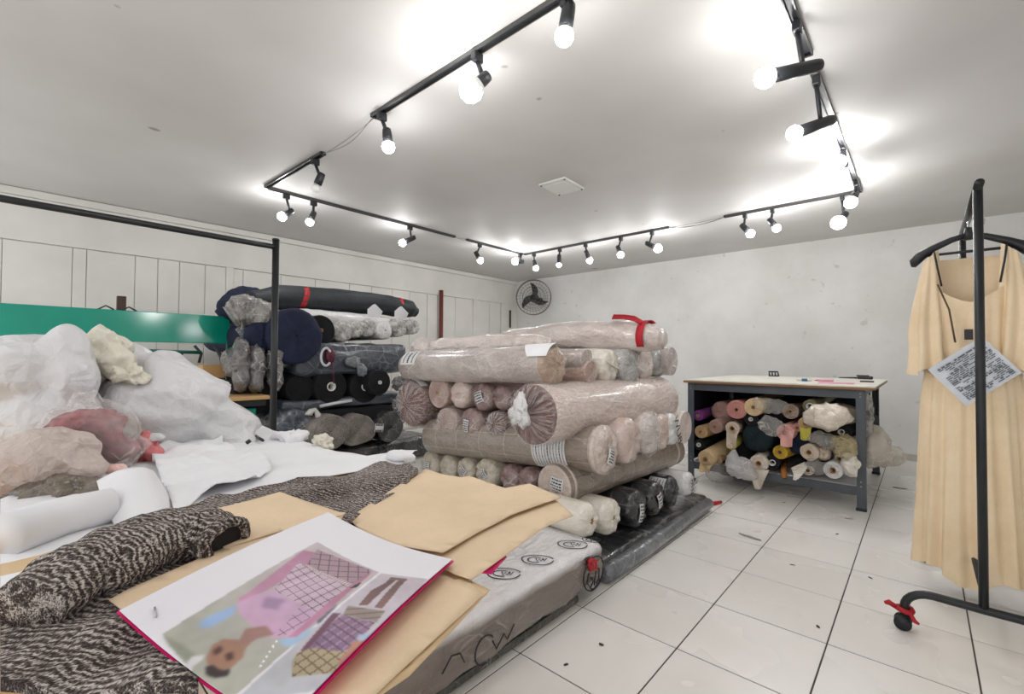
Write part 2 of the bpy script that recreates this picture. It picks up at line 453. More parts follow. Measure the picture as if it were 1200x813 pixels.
lamp('second lamp after the gap in the back track', (.094, 3.31, 2.66), (.125, 3.335, 2.485), .04, (.06, 3.31, 2.59))
lamp('large bright bulb hanging lowest by the right track corner', (.669, 3.31, 2.66), (.650, 3.2, 2.41), .062, (.70, 3.29, 2.51))
lamp('bright lamp at the corner of the right track, above the lowest bulb', (.801, 2.956, 2.66), (.767, 2.93, 2.50), .05, (.80, 3.0, 2.60))
lamp('bright bulb halfway along the right track, seen head on', (.795, 2.18, 2.66), (.777, 2.06, 2.56), .052, (.80, 2.2, 2.58))
lamp('lamp with a sideways black head near the middle of the right track', (.796, 1.03, 2.66), (.714, .915, 2.364), .04, (0.849, 1.19, 2.498))
lamp('largest sideways black lamp at the upper right, throwing glare on the ceiling', (.801, .50, 2.66), (.699, .382, 2.42), .045, (0.877, 0.584, 2.499))
lamp('lamp at the top edge on the long upper left track', (.108, -.30, 2.66), (.107, -.314, 2.512), .04)

# ceiling plate
ov = empty('ceiling_plate', (-1.17, 1.45, 2.704), 'loose white square cover plate in the middle of the ceiling', 'cover plate', None, .05)
bm = bmesh.new(); box_bm(bm, (-.14, -.165, -.02), (.14, .165, -.002), .006, 1); bm_obj('plate', bm, WHITE, ov)
box('inner_square', (-.10, -.12, -.027), (.10, .12, -.02), WHITE, ov, .004, 1)
for x, y in ((-.12, -.145), (.12, -.145), (.12, .145), (-.12, .145)): tube('screw', [(x, y, -.026), (x, y, -.018)], .008, STEEL, ov, 8)

# ---------------------------------------------------------------- wall fan
fan = empty('wall_fan', (-4.326, 4.98, 2.286), 'round wall fan with black blades and wire cage in the back corner', 'fan')
fan.rotation_euler = (0, 0, .55); fan.scale = (1.45, 1.45, 1.45)
CAGE = plain('cage_wire', C3(120, 116, 110), .4, .5)
FR = .225
def ring(r, y, n=40): return [(r*cos(2*pi*i/n), y, r*sin(2*pi*i/n)) for i in range(n+1)]
rings = [ring(FR, -.12), ring(FR, -.17)]+[ring(r, -.20+.06*(r/FR)**2) for r in (.06, .10, .14, .18)]+[ring(.15, -.09)]
tubes('cage_rings', rings[2:], .0022, CAGE, fan, 5); tubes('cage_rim', rings[:2], .005, CAGE, fan, 6)
sp = []
for i in range(30):
    a = 2*pi*i/30
    sp.append([(r*cos(a+.5*r), -.205+.06*(r/FR)**2, r*sin(a+.5*r)) for r in (.03, .09, .15, .2, FR)])
tubes('cage_spokes', sp, .0016, CAGE, fan, 5)
for k in range(3):
    a0 = radians(72+120*k); V = []; n = 12
    for i in range(n+1):
        r = .03+.165*i/n; w = .065*sin(pi*min(1, .25+.72*i/n))+.012; s = a0+.55*(i/n)**1.5
        for j in (-1, 1):
            for e in (0, 1): V.append((r*cos(s)-j*w*.55*sin(s), -.13+.018*j-.003*e, r*sin(s)+j*w*.55*cos(s)))
    F = []
    for i in range(n):
        b = 4*i; F += [(b, b+2, b+6, b+4), (b+1, b+5, b+7, b+3), (b, b+4, b+5, b+1), (b+2, b+3, b+7, b+6)]
    F += [(0, 1, 3, 2), (4*n, 4*n+2, 4*n+3, 4*n+1)]
    mesh_obj('blade', V, F, BLACK, fan)
tube('hub', [(0, -.16, 0), (0, -.15, 0), (0, -.10, 0)], [.03, .036, .036], BLACK, fan, 20)
tube('motor', [(0, -.11, 0), (0, -.03, 0)], [.055, .06], BLACK, fan, 20)
tube('wall_bracket', [(0, -.05, 0), (0, .02, 0), (.07, .13, 0)], [.03, .028, .028], BLACK, fan, 12)

# poles by the left wall
tag(tube('pole', [(-4.90, 3.15, 0), (-4.90, 3.15, 2.3)], .034, plain('red_brown_paint', C3(112, 52, 46), .55), None, 12), 'red-brown pole leaning upright against the left planked wall', 'pole')
tag(box('bolt_bar', (-4.95, 4.93, 1.75), (-4.925, 4.965, 2.10), STEEL, None, .003, 1), 'thin dark bar in the corner left of the fan', 'bar')

# pipe clothes rack in front of the left wall
ro = empty('pipe_rack', (-2.4, -.49, 0), 'black pipe rack with one tall post in front of the green machine', 'rack')
tube('post', [(0, 0, 0), (0, 0, 2.045)], .024, plain('black_pipe', C3(44, 46, 48), .4, .3), ro, 14)
tube('post_cap', [(0, 0, 2.04), (0, 0, 2.052)], [.027, .024], BLACK, ro, 14)
tube('top_rail', [(0, .0, 1.99), (.02, -2.9, 2.0)], .02, bpy.data.materials['black_pipe'], ro, 12)
tube('post', [(.02, -1.75, 0), (.02, -1.75, 1.99)], .024, bpy.data.materials['black_pipe'], ro, 14)
for dy in (0, -1.75): box('foot', (-.3, dy-.025, 0), (.3, dy+.025, .03), BLACK, ro, .004, 1)

# ---------------------------------------------------------------- fabric rolls
INK = plain('black_ink', C3(38, 38, 42), .7); CARD = plain('card_core', C3(176, 138, 98), .8); HOLLOW = plain('core_inside', C3(96, 72, 54), .9)
COREW = plain('white_core', C3(226, 224, 220), .6)
LABEL = plain('label_paper', C3(224, 224, 224), .6)
CLEAR = film('clear_film', C3(238, 236, 234), .05, .6, 15)
CLEARG = film('clear_film_grey', C3(205, 208, 212), .12, .62, 17)
GATHER = film('gathered_film', C3(244, 242, 240), .06, .55, 14, streak='radial')
CLEARR = film('clear_film_pleated', C3(240, 238, 236), .03, .36, 14, streak='radial')
DUSTY = fabric('dusty_pink_wrapped', C3(150, 122, 112), C3(196, 170, 158), 200, film=.55)
DUSTYD = fabric('mauve_brown_cloth', C3(84, 58, 56), C3(140, 106, 98), 180, bump=.6)
MAUVE = fabric('mauve_wrapped', C3(108, 82, 80), C3(158, 128, 122), 200, film=.6)
BLUSH = fabric('blush_wrapped', C3(196, 174, 165), C3(213, 193, 184), 60, film=.6, fold=10)
PALE = fabric('pale_pink_wrapped', C3(184, 170, 164), C3(226, 214, 208), 110, film=.8, fold=11)
PALEG = fabric('pale_grey_wrapped', C3(150, 138, 132), C3(200, 190, 184), 110, film=.8, fold=11)
PLAID = fabric('grey_plaid_wrapped', C3(116, 104, 94), C3(158, 145, 132), 120, film=.2, plaid=[('X', 4.5, .04), ('A', 1.0, .05)])
ENDP = fabric('pale_end_wrap', C3(190, 172, 160), C3(222, 206, 196), 160, film=.45, fold=22)
CREAM = fabric('cream_cloth', C3(214, 206, 190), C3(238, 234, 224), 200, film=.35)
IVORYG = fabric('ivory_bagged', C3(158, 148, 130), C3(206, 198, 180), 160, film=.55, fold=20)
BLACKW = fabric('black_wrapped', C3(12, 14, 18), C3(34, 38, 44), 120, film=.32, fold=15)
BLACKF = fabric('black_cloth', C3(9, 10, 13), C3(26, 28, 34), 240, .9, .3)
NAVY = fabric('navy_cloth', C3(10, 16, 38), C3(28, 38, 70), 240, .85, .3)
SLATE = fabric('slate_wrapped', C3(44, 50, 62), C3(78, 86, 98), 220, film=.22, fold=7)
GREYF = fabric('grey_tweed_cloth', C3(70, 66, 64), C3(172, 164, 158), 90, bump=.7)
WHITEW = fabric('white_wrapped', C3(206, 206, 206), C3(236, 236, 236), 200, film=.4)
SQUIG = fabric('white_squiggle_print', C3(84, 82, 80), C3(232, 230, 226), 42, film=.35, fold=20)
SILVER = fabric('silver_grey_wrapped', C3(120, 118, 118), C3(190, 188, 186), 120, film=.6, fold=18)

STACK = 'fabric rolls in the central stack'
def roll(p, d, L, fab, label, core=None, end='spiral', wrap=None, sq=(1, 1), seed=None, endmat=None, group=STACK, sag=0.0, amp=.02, name='fabric_roll', n=30, coremat=None, cat='fabric roll', pull=0.0):
    X, Y, Z, r = p
    seed = (X*7.3+Y*3.1+Z*5.7) if seed is None else seed
    d, y, z = frame(d); mt = Matrix((d, y, z)).transposed().to_4x4(); mt.translation = (X, Y, Z)
    def rad(x, a): return 1+amp*1.6*nz(cos(a)*1.1, sin(a)*1.1, x*2.2, seed)+amp*.5*nz(cos(a)*3, sin(a)*3, x*9, seed)
    prof = []
    rc = (core or 0.0)
    if end == 'spiral':
        if rc: prof += [(.10, 0), (.10, rc*.8), (.0, rc*.8)]
        else: prof += [(.006, 0)]
        k = max(3, int((r-rc)/.013)); k = min(k, 9)
        for i in range(1, k):
            q = rc+(r*.95-rc)*i/k
            prof += [(.0, q-.0015), (.0085 if i % 2 else .004, q), (.0, q+.0025)]
        prof += [(.0, r*.93), (.004, r*.975), (.014, r)]
    elif end == 'dome':
        if rc: prof += [(.08, 0), (.08, rc*.8), (-.016, rc*.8), (-.016, rc*1.1)]
        else: prof += [(-.004, 0), (-.03, r*.10), (-.012, r*.2)]
        prof += [(-.018, max(r*.38, rc*1.4)), (-.014, r*.62), (-.002, r*.86), (.018, r*.98), (.035, r)]
    else:
        prof += [(.02, 0), (.005, r*.4), (.0, r*.75), (.006, r*.93), (.02, r)]
    ncap = len(prof)
    m = max(3, int(L/.11))
    for i in range(1, m): prof.append((.035+(L-.05)*i/m, r))
    prof += [(L-.012, r), (L, r*.95), (L+.004, 0)]
    vs, fs = [], []
    for i, (x, q) in enumerate(prof):
        for j in range(n):
            a = 2*pi*j/n; k = rad(x, a) if q > r*.9 else 1.0
            if end == 'dome' and i < ncap and q > r*.15:
                x2 = x+.012*r/.1*nz(cos(a)*2.4, sin(a)*2.4, q*20, seed+3)+.006*cos(a*9+seed)*(q/r)
            else: x2 = x
            sx = -sag*sin(pi*min(1, max(0, x/L)))-pull*max(0, 1-x/.4)**2
            vs.append(Vector((x2, cos(a)*q*k*sq[0], sin(a)*q*k*sq[1]+sx)))
    for i in range(len(prof)-1):
        for j in range(n):
            a, b = i*n+j, i*n+(j+1) % n
            fs.append((a, a+n, b+n, b))
    o = mesh_obj(name, vs, fs, fab, None, True, None, mt)
    if endmat is not None:
        o.data.materials.append(endmat)
        for f in o.data.polygons:
            if f.vertices[0]//n < ncap-1: f.material_index = 1
    tag(o, label, cat, group)
    if rc:
        v, f = lathe_geo([(.09, rc*.78), (-.012, rc*.78), (-.012, rc), (.09, rc)], 16)
        mesh_obj('core_tube', v, f, coremat or CARD, o)
    if wrap is not None:
        pr = [(-.13, .30), (-.105, .20), (-.075, .10), (-.055, .13), (-.048, .3), (-.040, .52), (-.03, .75), (-.012, .95), (.02, 1.035), (.06, 1.04)]
        k = r/.15 if r < .15 else 1.0
        V, F = [], []; nn = 44
        xs = [(x*k, q) for x, q in pr]+[(x, 1.04) for x in np.linspace(.14, L*.98, max(4, m))]
        for x, q in xs:
            for j in range(nn):
                a = 2*pi*j/nn
                pl = 1+(.16*cos(a*11+seed) if q < .25 else (.05*cos(a*17+seed*2)*(1-q)))+.012*nz(cos(a)*4, sin(a)*4, x*14, seed)
                xx = x+(.010*cos(a*15+seed*2)*min(1, q*2) if x < 0 else 0)
                sx = -sag*sin(pi*min(1, max(0, x/L)))-pull*max(0, 1-x/.4)**2 if x > 0 else -pull
                V.append(Vector((xx, cos(a)*q*r*pl*sq[0], sin(a)*q*r*pl*sq[1]+sx)))
        for i in range(len(xs)-1):
            for j in range(nn):
                a, b = i*nn+j, i*nn+(j+1) % nn
                F.append((a, a+nn, b+nn, b))
        w = mesh_obj('plastic_wrap', V, F, wrap, o)
    o['r'] = r
    return o
def rad_of(o): return o['r']
def cyl_label(o, x0, x1, a0, a1, lines=0, mat=None, k=1.035, name='paper_label', ink=None, seed=1):
    """a sheet bent round the roll, with rows of printing"""
    r = o['r']*k; V, F = [], []; nx, na = 6, 14
    for e in (0, .0015):
        for i in range(nx+1):
            for j in range(na+1):
                a = a0+(a1-a0)*j/na; x = x0+(x1-x0)*i/nx
                V.append((x, cos(a)*(r+e), sin(a)*(r+e)))
    m = (nx+1)*(na+1)
    for i in range(nx):
        for j in range(na):
            a = i*(na+1)+j; q = (a, a+1, a+na+2, a+na+1)
            F.append(q); F.append(tuple(t+m for t in reversed(q)))
    s = mesh_obj(name, V, F, mat or LABEL, o)
    if lines:
        rn = random.Random(seed); V, F = [], []; rr = r+.003
        for l in range(lines):
            x = x0+(x1-x0)*(l+.7)/(lines+.4); h = (x1-x0)/lines*.20*(1.6 if l % 4 == 1 else 1)
            a = a0+(a1-a0)*.10; ae = a0+(a1-a0)*rn.uniform(.75, .92)
            while a < ae:
                w = rn.uniform(.02, .11)*(a1-a0)*.6
                b = len(V); ks = max(1, int(w/.05))
                for i in range(ks+1):
                    t = a+w*i/ks; V += [(x-h/2, cos(t)*rr, sin(t)*rr), (x+h/2, cos(t)*rr, sin(t)*rr)]
                F += [(b+2*i, b+2*i+1, b+2*i+3, b+2*i+2) for i in range(ks)]
                a += w+.012*(a1-a0)
        mesh_obj('lettering', V, F, ink or INK, s, False)
    return s
def end_label(o, cy, cz, w, h, rot, lines=4, x=-.02, seed=1, bend=.012):
    """small printed sheet lying on the end of a roll"""
    V, F = [], []; n = 6
    def P(u, v, e): 
        a = u*w; b = v*h; return Vector((x+bend*((u*2)**2+(v*2)**2)*.6-e, cy+a*cos(rot)-b*sin(rot), cz+a*sin(rot)+b*cos(rot)))
    for e in (0, .0012):
        for i in range(n+1):
            for j in range(n+1): V.append(P(i/n-.5, j/n-.5, e))
    m = (n+1)**2
    for i in range(n):
        for j in range(n):
            a = i*(n+1)+j; q = (a, a+1, a+n+2, a+n+1); F.append(q); F.append(tuple(t+m for t in reversed(q)))
    s = mesh_obj('paper_label', V, F, LABEL, o)
    rn = random.Random(seed); V, F = [], []
    for l in range(lines):
        v = .36-.72*l/max(1, lines-1); u = -.42
        while u < .34:
            ww = rn.uniform(.06, .2); b = len(V); hh = .24/lines
            V += [P(u, v-hh, .003), P(min(.44, u+ww), v-hh, .003), P(min(.44, u+ww), v+hh, .003), P(u, v+hh, .003)]; F.append((b, b+1, b+2, b+3)); u += ww+.05
    mesh_obj('lettering', V, F, INK, s, False)
def cyl_text(o, txt, size, x, a, k=1.045, mat=None, along=False, flip=1):
    v, f = text_geo(txt, size); r = o['r']*k; V = []
    for p in v:
        if along: xx, aa = x+flip*p.x, a+flip*p.y/r
        else: xx, aa = x+flip*p.y, a-flip*p.x/r
        V.append((xx, cos(aa)*r, sin(aa)*r))
    return mesh_obj('lettering', V, f, mat or INK, o, False)

def end_text(o, txt, size, cy, cz, rot, x=-.036, mat=None):
    v, f = text_geo(txt, size); V = []
    for p in v: V.append((x, cy-(p.x*cos(rot)-p.y*sin(rot))*-1, cz+p.x*sin(rot)+p.y*cos(rot)))
    return mesh_obj('lettering', V, f, mat or INK, o, False)
XM = (-1, 0, 0); YP = (0, 1, 0)
# -- floor package under the stack
pk = bmesh.new(); box_bm(pk, (-1.75, .27, .012), (-.05, 1.86, .10), .035, 3)
bmesh.ops.subdivide_edges(pk, edges=[e for e in pk.edges if e.calc_length() > .3], cuts=9, use_grid_fill=True)
for v in pk.verts:
    v.co += Vector((0, 0, .012*fbm(v.co, 5, 3, 2)+.010*ridge(v.co, 9, 2, 1)*(v.co.z > .05))); v.co.z = max(.002, v.co.z)
base = bm_obj('fabric_pack', pk, BLACKW, None, True); tag(base, 'flat black pack in glossy film on the floor under the central stack', 'fabric pack')
EDGEG = fabric('grey_film_edge', C3(66, 70, 76), C3(128, 132, 138), 60, film=.35, fold=8)  # lighter grey film for the rolled edge
tube('rolled_edge', [(-.035, .26, .05), (-.03, .7, .048), (-.034, 1.2, .05), (-.04, 1.82, .052)], [.044, .047, .045, .042], EDGEG, base, 14)
# -- sixth row (lowest): ends facing right
row6 = [
 ((-0.1, 0.22, 0.323, 0.0893), CREAM, 'cream white roll at the bottom front of the stack, above the white printed box', .022, 'dome'),
 ((-0.1, 0.45, 0.282, 0.1005), CREAM, 'second cream white roll in the bottom row, left of the black bagged rolls', .018, 'dome'),
 ((-0.12, 0.812, 0.237, 0.1168), BLACKW, 'black bagged roll with an upright white label, next to the cream rolls', 0, 'dome'),
 ((-0.12, 1.083, 0.233, 0.1137), BLACKW, 'black bagged roll with a slanting white label, middle of the bottom row', 0, 'dome'),
 ((-0.12, 1.335, 0.224, 0.1087), BLACKW, 'black bagged roll with white print, next to the white pack in the bottom row', 0, 'dome'),
 ((-0.06, 1.495, 0.262, 0.0866), WHITEW, 'white lettered pack at the far right end of the bottom row', 0, 'dome'),
]
R6 = []
for i, (p, f, lb, co, en) in enumerate(row6):
    o = roll(p, (-1, 0, .01), (.5, .55)[i] if i < 2 else 1.45-.05*i, f, lb, core=co, end=en, amp=.03, seed=i*2.3)
    R6.append(o)
end_label(R6[2], .0, -.02, .055, .11, .12, 5, -.032, 3); end_label(R6[3], .0, .0, .06, .10, -.35, 4, -.032, 5)
cyl_label(R6[4], .03, .10, 1.2, 2.2, 4, BLACKW, ink=LABEL)
end_text(R6[5], 'USE', .075, 0, .022, -.1); end_text(R6[5], '100%', .055, .01, -.035, -.1)
R6W = cyl_label(R6[4], .02, .14, .3, 1.1, 5, None, seed=8)
# -- fifth row: ends facing the front
row5 = [
 ((-1.612, 0.35, 0.344, 0.1044), IVORYG, 'ivory bagged roll end at the far left of the low front row'),
 ((-1.402, 0.35, 0.36, 0.094), IVORYG, 'second ivory bagged roll end in the low front row'),
 ((-1.207, 0.35, 0.374, 0.0904), IVORYG, 'third ivory bagged roll end in the low front row, with a printed label'),
 ((-0.983, 0.33, 0.393, 0.103), IVORYG, 'largest ivory bagged roll end, left of the brownish ones above the kraft paper'),
 ((-0.792, 0.35, 0.395, 0.0827), MAUVE, 'brownish pink bagged roll end just above the kraft paper'),
 ((-0.641, 0.35, 0.406, 0.0798), MAUVE, 'brownish pink bagged roll end beside the big plaid roll end'),
]
for i, (p, f, lb) in enumerate(row5):
    o = roll(p, YP, 1.35, f, lb, end='dome', amp=.04, seed=i*1.7)
    if i in (2, 3, 0): end_label(o, .0, .0, .06, .05, .3*i, 4, -.035, i)
p5 = (-0.377, 0.27, 0.437, 0.1221)
big5 = roll(p5, (.07, 1, .015), 1.42, PLAID, 'large grey plaid roll running back along the right side, low in the stack', end='spiral', endmat=ENDP, amp=.012, seed=9)
tube('end_band', [(.05, 0, 0), (.075, 0, 0)], p5[3]*1.03, ENDP, big5, 30)
tube('end_band', [(1.30, 0, 0), (1.32, 0, 0)], p5[3]*1.03, ENDP, big5, 30)
end_label(big5, -.03, .02, .09, .07, .1, 4, -.012, 4)
# -- fourth row: ends facing right
p4 = (-0.13, 0.454, 0.653, 0.1356)
big4 = roll(p4, Vector((-1.48, -.04, -.09)), 1.5, PLAID, 'large grey plaid roll with a wide white printed label, front of the middle row', end='dome', endmat=ENDP, amp=.012, seed=3)
cyl_label(big4, .20, .44, -1.0, 1.05, 11, None, 1.03, seed=2)
tube('end_band', [(.012, 0, 0), (.05, 0, 0)], p4[3]*1.03, ENDP, big4, 30)
end_label(big4, .015, -.035, .06, .085, .45, 5, -.036, 6)
row4 = [
 ((-0.13, 0.741, 0.663, 0.1415), BLUSH, 'blush wrapped roll end right of the labelled plaid roll', 'dome'),
 ((-0.13, 1.027, 0.675, 0.1353), PALE, 'pale roll with a ragged film end, third in the middle row', 'dome'),
 ((-0.14, 1.239, 0.66, 0.1248), BLUSH, 'blush wrapped roll end left of the lettered white roll', 'dome'),
 ((-0.13, 1.376, 0.663, 0.1163), WHITEW, 'white roll with large black letters printed round its wrap', 'dome'),
 ((-0.1, 1.537, 0.667, 0.1199), PALE, 'pale pink roll at the far right end of the middle row', 'spiral'),
]
for i, (p, f, lb, en) in enumerate(row4):
    o = roll(p, (-1, 0, 0), 1.3, f, lb, end=en, amp=.035, seed=20+i*1.9)
    if i == 3: end_text(o, 'BUW', .095, 0, 0, 1.15)
    if i == 1:
        v, ff = lathe_geo([(-.035, p[3]*.2), (-.03, p[3]*.6), (-.01, p[3]*1.0), (.03, p[3]*1.1)], 26)
        v = [q+Vector((-.02*abs(nz(q.y*40, q.z*40, 0)), q.y*.2*nz(q.y*50, q.z*50, 2), q.z*.2*nz(q.z*50, q.y*40, 5))) for q in v]
        mesh_obj('ragged_film', v, ff, GATHER, o)
# -- third row: ends facing the front
p3 = (-0.42, 0.12, 0.856, 0.1709)
big3 = roll(p3, (.075, 1, .0), 1.42, BLUSH, 'largest roll of the stack, blush film with a white knotted end facing front', end='flat', endmat=DUSTYD, amp=.032, seed=5, wrap=CLEARR)
kn = bmesh.new()
bmesh.ops.create_icosphere(kn, subdivisions=4, radius=1.0)
for v in kn.verts:
    dd = v.co.normalized(); a = math.atan2(dd.z, dd.y); s = 1+.28*cos(a*3+1)+.12*cos(a*7)+.30*ridge(dd, 4, 2, 4)
    v.co = Vector((-.068+dd.x*.022, dd.y*.058*s+.02, dd.z*.070*s+.02))
bm_obj('film_knot', kn, plain('knotted_film', C3(228, 226, 226), .3, 0, .05, 20, .3, 60), big3, True)
row3 = [
 ((-1.79, 0.3, 0.804, 0.1808), DUSTYD, 'stout mauve roll in clear film at the left end of the upper front row', 'flat', CLEARR, 0),
 ((-1.492, 0.33, 0.906, 0.1147), DUSTY, 'dusty pink spiral roll end, first of the top four beside the stout mauve roll', 'spiral', None, .012),
 ((-1.254, 0.33, 0.908, 0.1033), BLUSH, 'blush domed roll end, second of the upper small four', 'dome', None, 0),
 ((-1.028, 0.33, 0.904, 0.0985), MAUVE, 'mauve roll end with a tilted white label, third of the upper small four', 'dome', None, 0),
 ((-0.864, 0.35, 0.907, 0.0899), MAUVE, 'mauve twisted roll end tucked beside the largest roll', 'dome', None, 0),
 ((-1.368, 0.31, 0.692, 0.1113), DUSTY, 'pink roll end with a film knot, left one of the lower small three', 'spiral', CLEARR, 0),
 ((-1.126, 0.32, 0.716, 0.1061), MAUVE, 'mauve roll end with an upright white label, middle of the lower small three', 'dome', None, 0),
 ((-0.881, 0.32, 0.735, 0.0839), DUSTYD, 'dark mauve roll with a starry gathered film end, right of the lower small three', 'flat', GATHER, 0),
]
for i, (p, f, lb, en, wr_, co) in enumerate(row3):
    o = roll(p, YP, 1.4, f, lb, core=co, end=en, wrap=wr_, amp=.03, seed=40+i*2.1)
    if i == 0: cyl_label(o, .0, .07, .9, 2.3, 0, None, 1.06, 'tape_strip')
    if i == 3: end_label(o, .0, .0, .07, .075, -.35, 4, -.036, 3)
    if i == 6: end_label(o, .02, -.015, .05, .085, .12, 5, -.036, 7)
# -- second row: ends facing right
p2 = (-0.38, 0.295, 1.135, 0.1188)
b2 = roll(p2, Vector((-1.55, .10, -.04)), 1.55, PALEG, 'pale grey-pink roll with a fallen white flap, front of the second row', end='dome', endmat=fabric('tan_end', C3(150, 126, 106), C3(190, 168, 148), 150, film=.4), amp=.06, seed=71)
v = []; f = []
for i in range(9):
    for j in range(7):
        x = -.03+.30*(i/8)*(1-.5*j/6); a = 1.9-1.5*j/6; rr = p2[3]*1.06
        v.append((x, cos(a)*rr, sin(a)*rr))
f = [(i*7+j, i*7+j+1, (i+1)*7+j+1, (i+1)*7+j) for i in range(8) for j in range(6)]
mesh_obj('paper_flap', v, f, PAPERW, b2)
cyl_label(b2, 1.30, 1.5, .1, 1.2, 3, None, 1.05, seed=12)
row2 = [
 ((-0.36, 0.6, 1.164, 0.0749), PALEG, 'small brown-grey roll end, upper one right of the flapped roll', 'spiral', .0),
 ((-0.34, 0.618, 1.084, 0.0802), DUSTY, 'small round roll end, lower one right of the flapped roll', 'spiral', .0),
 ((-0.34, 0.861, 1.124, 0.1137), CREAM, 'beige roll end with a loose paper flap in the second row', 'dome', 0),
 ((-0.3, 1.059, 1.111, 0.1241), SILVER, 'silver crinkled film end in the middle of the second row', 'knot', 0),
 ((-0.3, 1.31, 1.132, 0.1189), PALE, 'pale crinkled roll end right of the silver film end', 'dome', .014),
 ((-0.28, 1.5, 1.137, 0.1105), SILVER, 'grey speckled roll end, second from the right in the second row', 'dome', .012),
 ((-0.22, 1.58, 1.151, 0.1111), PALEG, 'pale roll end at the far right of the second row, below the red ribbon', 'spiral', .0),
]
for i, (p, f, lb, en, co) in enumerate(row2):
    if i in (0, 1): p = (p[0], p[1], p[2], p[3]*.95)
    o = roll(p, (-1, .0, 0), 1.3, f, lb, core=co, end='flat' if en == 'knot' else en, wrap=GATHER if en == 'knot' else None, amp=.05, seed=80+i*1.3)
    if i == 2:
        V = [(-.03, .05, .0), (-.02, -.06, .03), (.10, -.07, .10), (.10, .03, .11), (-.05, .06, .09), (-.045, -.02, .10)]
        vv = [Vector((-.04+.14*a, .08-.15*b, .10-.09*(1-a)*(1+.5*b))) for a in np.linspace(0, 1, 6) for b in np.linspace(0, 1, 6)]
        ff = [(a*6+b, a*6+b+1, (a+1)*6+b+1, (a+1)*6+b) for a in range(5) for b in range(5)]
        mesh_obj('paper_flap', vv, ff, plain('cream_paper', C3(226, 220, 206), .7), o)
# -- top: two long wrapped rolls
def softroll(name, pts, rads, mat, label, sqz=.8, seed=0, group=STACK, amp=.07, n=28, knot=None, cat='fabric roll'):
    """long limp roll along a path, flattened a little under its own weight"""
    P = [Vector(p) for p in pts]; V, F = [], []; m = 46
    for i in range(m+1):
        t = i/m*(len(P)-1); k = min(int(t), len(P)-2); u = t-k; u2 = u*u*(3-2*u)
        c = P[k].lerp(P[k+1], u); r = rads[k]*(1-u2)+rads[k+1]*u2
        d, y, z = frame(P[k+1]-P[k])
        for j in range(n):
            a = 2*pi*j/n
            kx = 1+amp*2*nz(cos(a)*1.3, sin(a)*1.3, i*.22, seed)+amp*1.1*(ridge((cos(a)*1.2, sin(a)*1.2, i*.12), 2.2, 2, seed)-.8)
            V.append(c+y*cos(a)*r*kx+z*sin(a)*r*kx*sqz)
    for i in range(m):
        for j in range(n):
            a, b = i*n+j, i*n+(j+1) % n; F.append((a, a+n, b+n, b))
    F.append(tuple(range(n))); F.append(tuple(range((m+1)*n-1, m*n-1, -1)))
    o = mesh_obj(name, V, F, mat, None); tag(o, label, cat, group); return o
top_back = softroll('fabric_roll', [(-1.75, 1.12, 1.27), (-1.45, 1.12, 1.31), (-.9, 1.12, 1.335), (-.42, 1.14, 1.325), (-.20, 1.15, 1.315), (-.11, 1.15, 1.31)], [.07, .115, .135, .135, .12, .085], PALE, 'pale film-wrapped roll on top of the stack, tied with a red ribbon', .85, 3)
rb = []
for i in range(23):
    a = radians(-60+i*12.0); rb.append((-.285+.012*sin(i), 1.145+cos(a)*.139, 1.322+sin(a)*.122))
def band(name, path, w, axis, mat, parent, th=.003):
    V, F = [], []
    ax = Vector(axis).normalized()*w/2
    P = [Vector(p) for p in path]
    for i, p in enumerate(P):
        t = (P[min(i+1, len(P)-1)]-P[max(i-1, 0)]).normalized(); nn = t.cross(ax).normalized()*th
        V += [p-ax, p+ax, p+ax+nn, p-ax+nn]
    for i in range(len(P)-1):
        b = 4*i
        for k in range(4): F.append((b+k, b+(k+1) % 4, b+4+(k+1) % 4, b+4+k))
    F += [(3, 2, 1, 0), (4*len(P)-4, 4*len(P)-3, 4*len(P)-2, 4*len(P)-1)]
    return mesh_obj(name, V, F, mat, parent)
rbp = [(-0.063, 0.972, 1.216), (-0.049, 0.915, 1.291), (-0.078, 0.928, 1.341), (-0.142, 0.964, 1.378), (-0.21, 0.969, 1.398), (-0.258, 0.966, 1.411), (-0.288, 0.939, 1.411)]
rib = tag(band('ribbon', [(-.215, 1.148+cos(a)*.138, 1.317+sin(a)*.120) for a in np.linspace(radians(215), radians(-40+60), 24)], .05, (1, .1, 0), RED, None), 'bright red ribbon tied round the topmost roll', 'ribbon')
band('ribbon_tail', [(-.215, 1.05, 1.415), (-.27, 1.05, 1.447), (-.35, 1.06, 1.462), (-.43, 1.04, 1.466)], .04, (.1, .5, .8), RED, rib)
top_front = softroll('fabric_roll', [(-2.0, .52, 1.25), (-1.93, .53, 1.25), (-1.82, .56, 1.235), (-1.72, .57, 1.25), (-1.3, .64, 1.265), (-.85, .70, 1.27), (-.74, .715, 1.27)], [.085, .105, .09, .092, .10, .085, .05], PALE, 'pale pink film-wrapped roll with a bunched left end, on top of the stack', .82, 8)

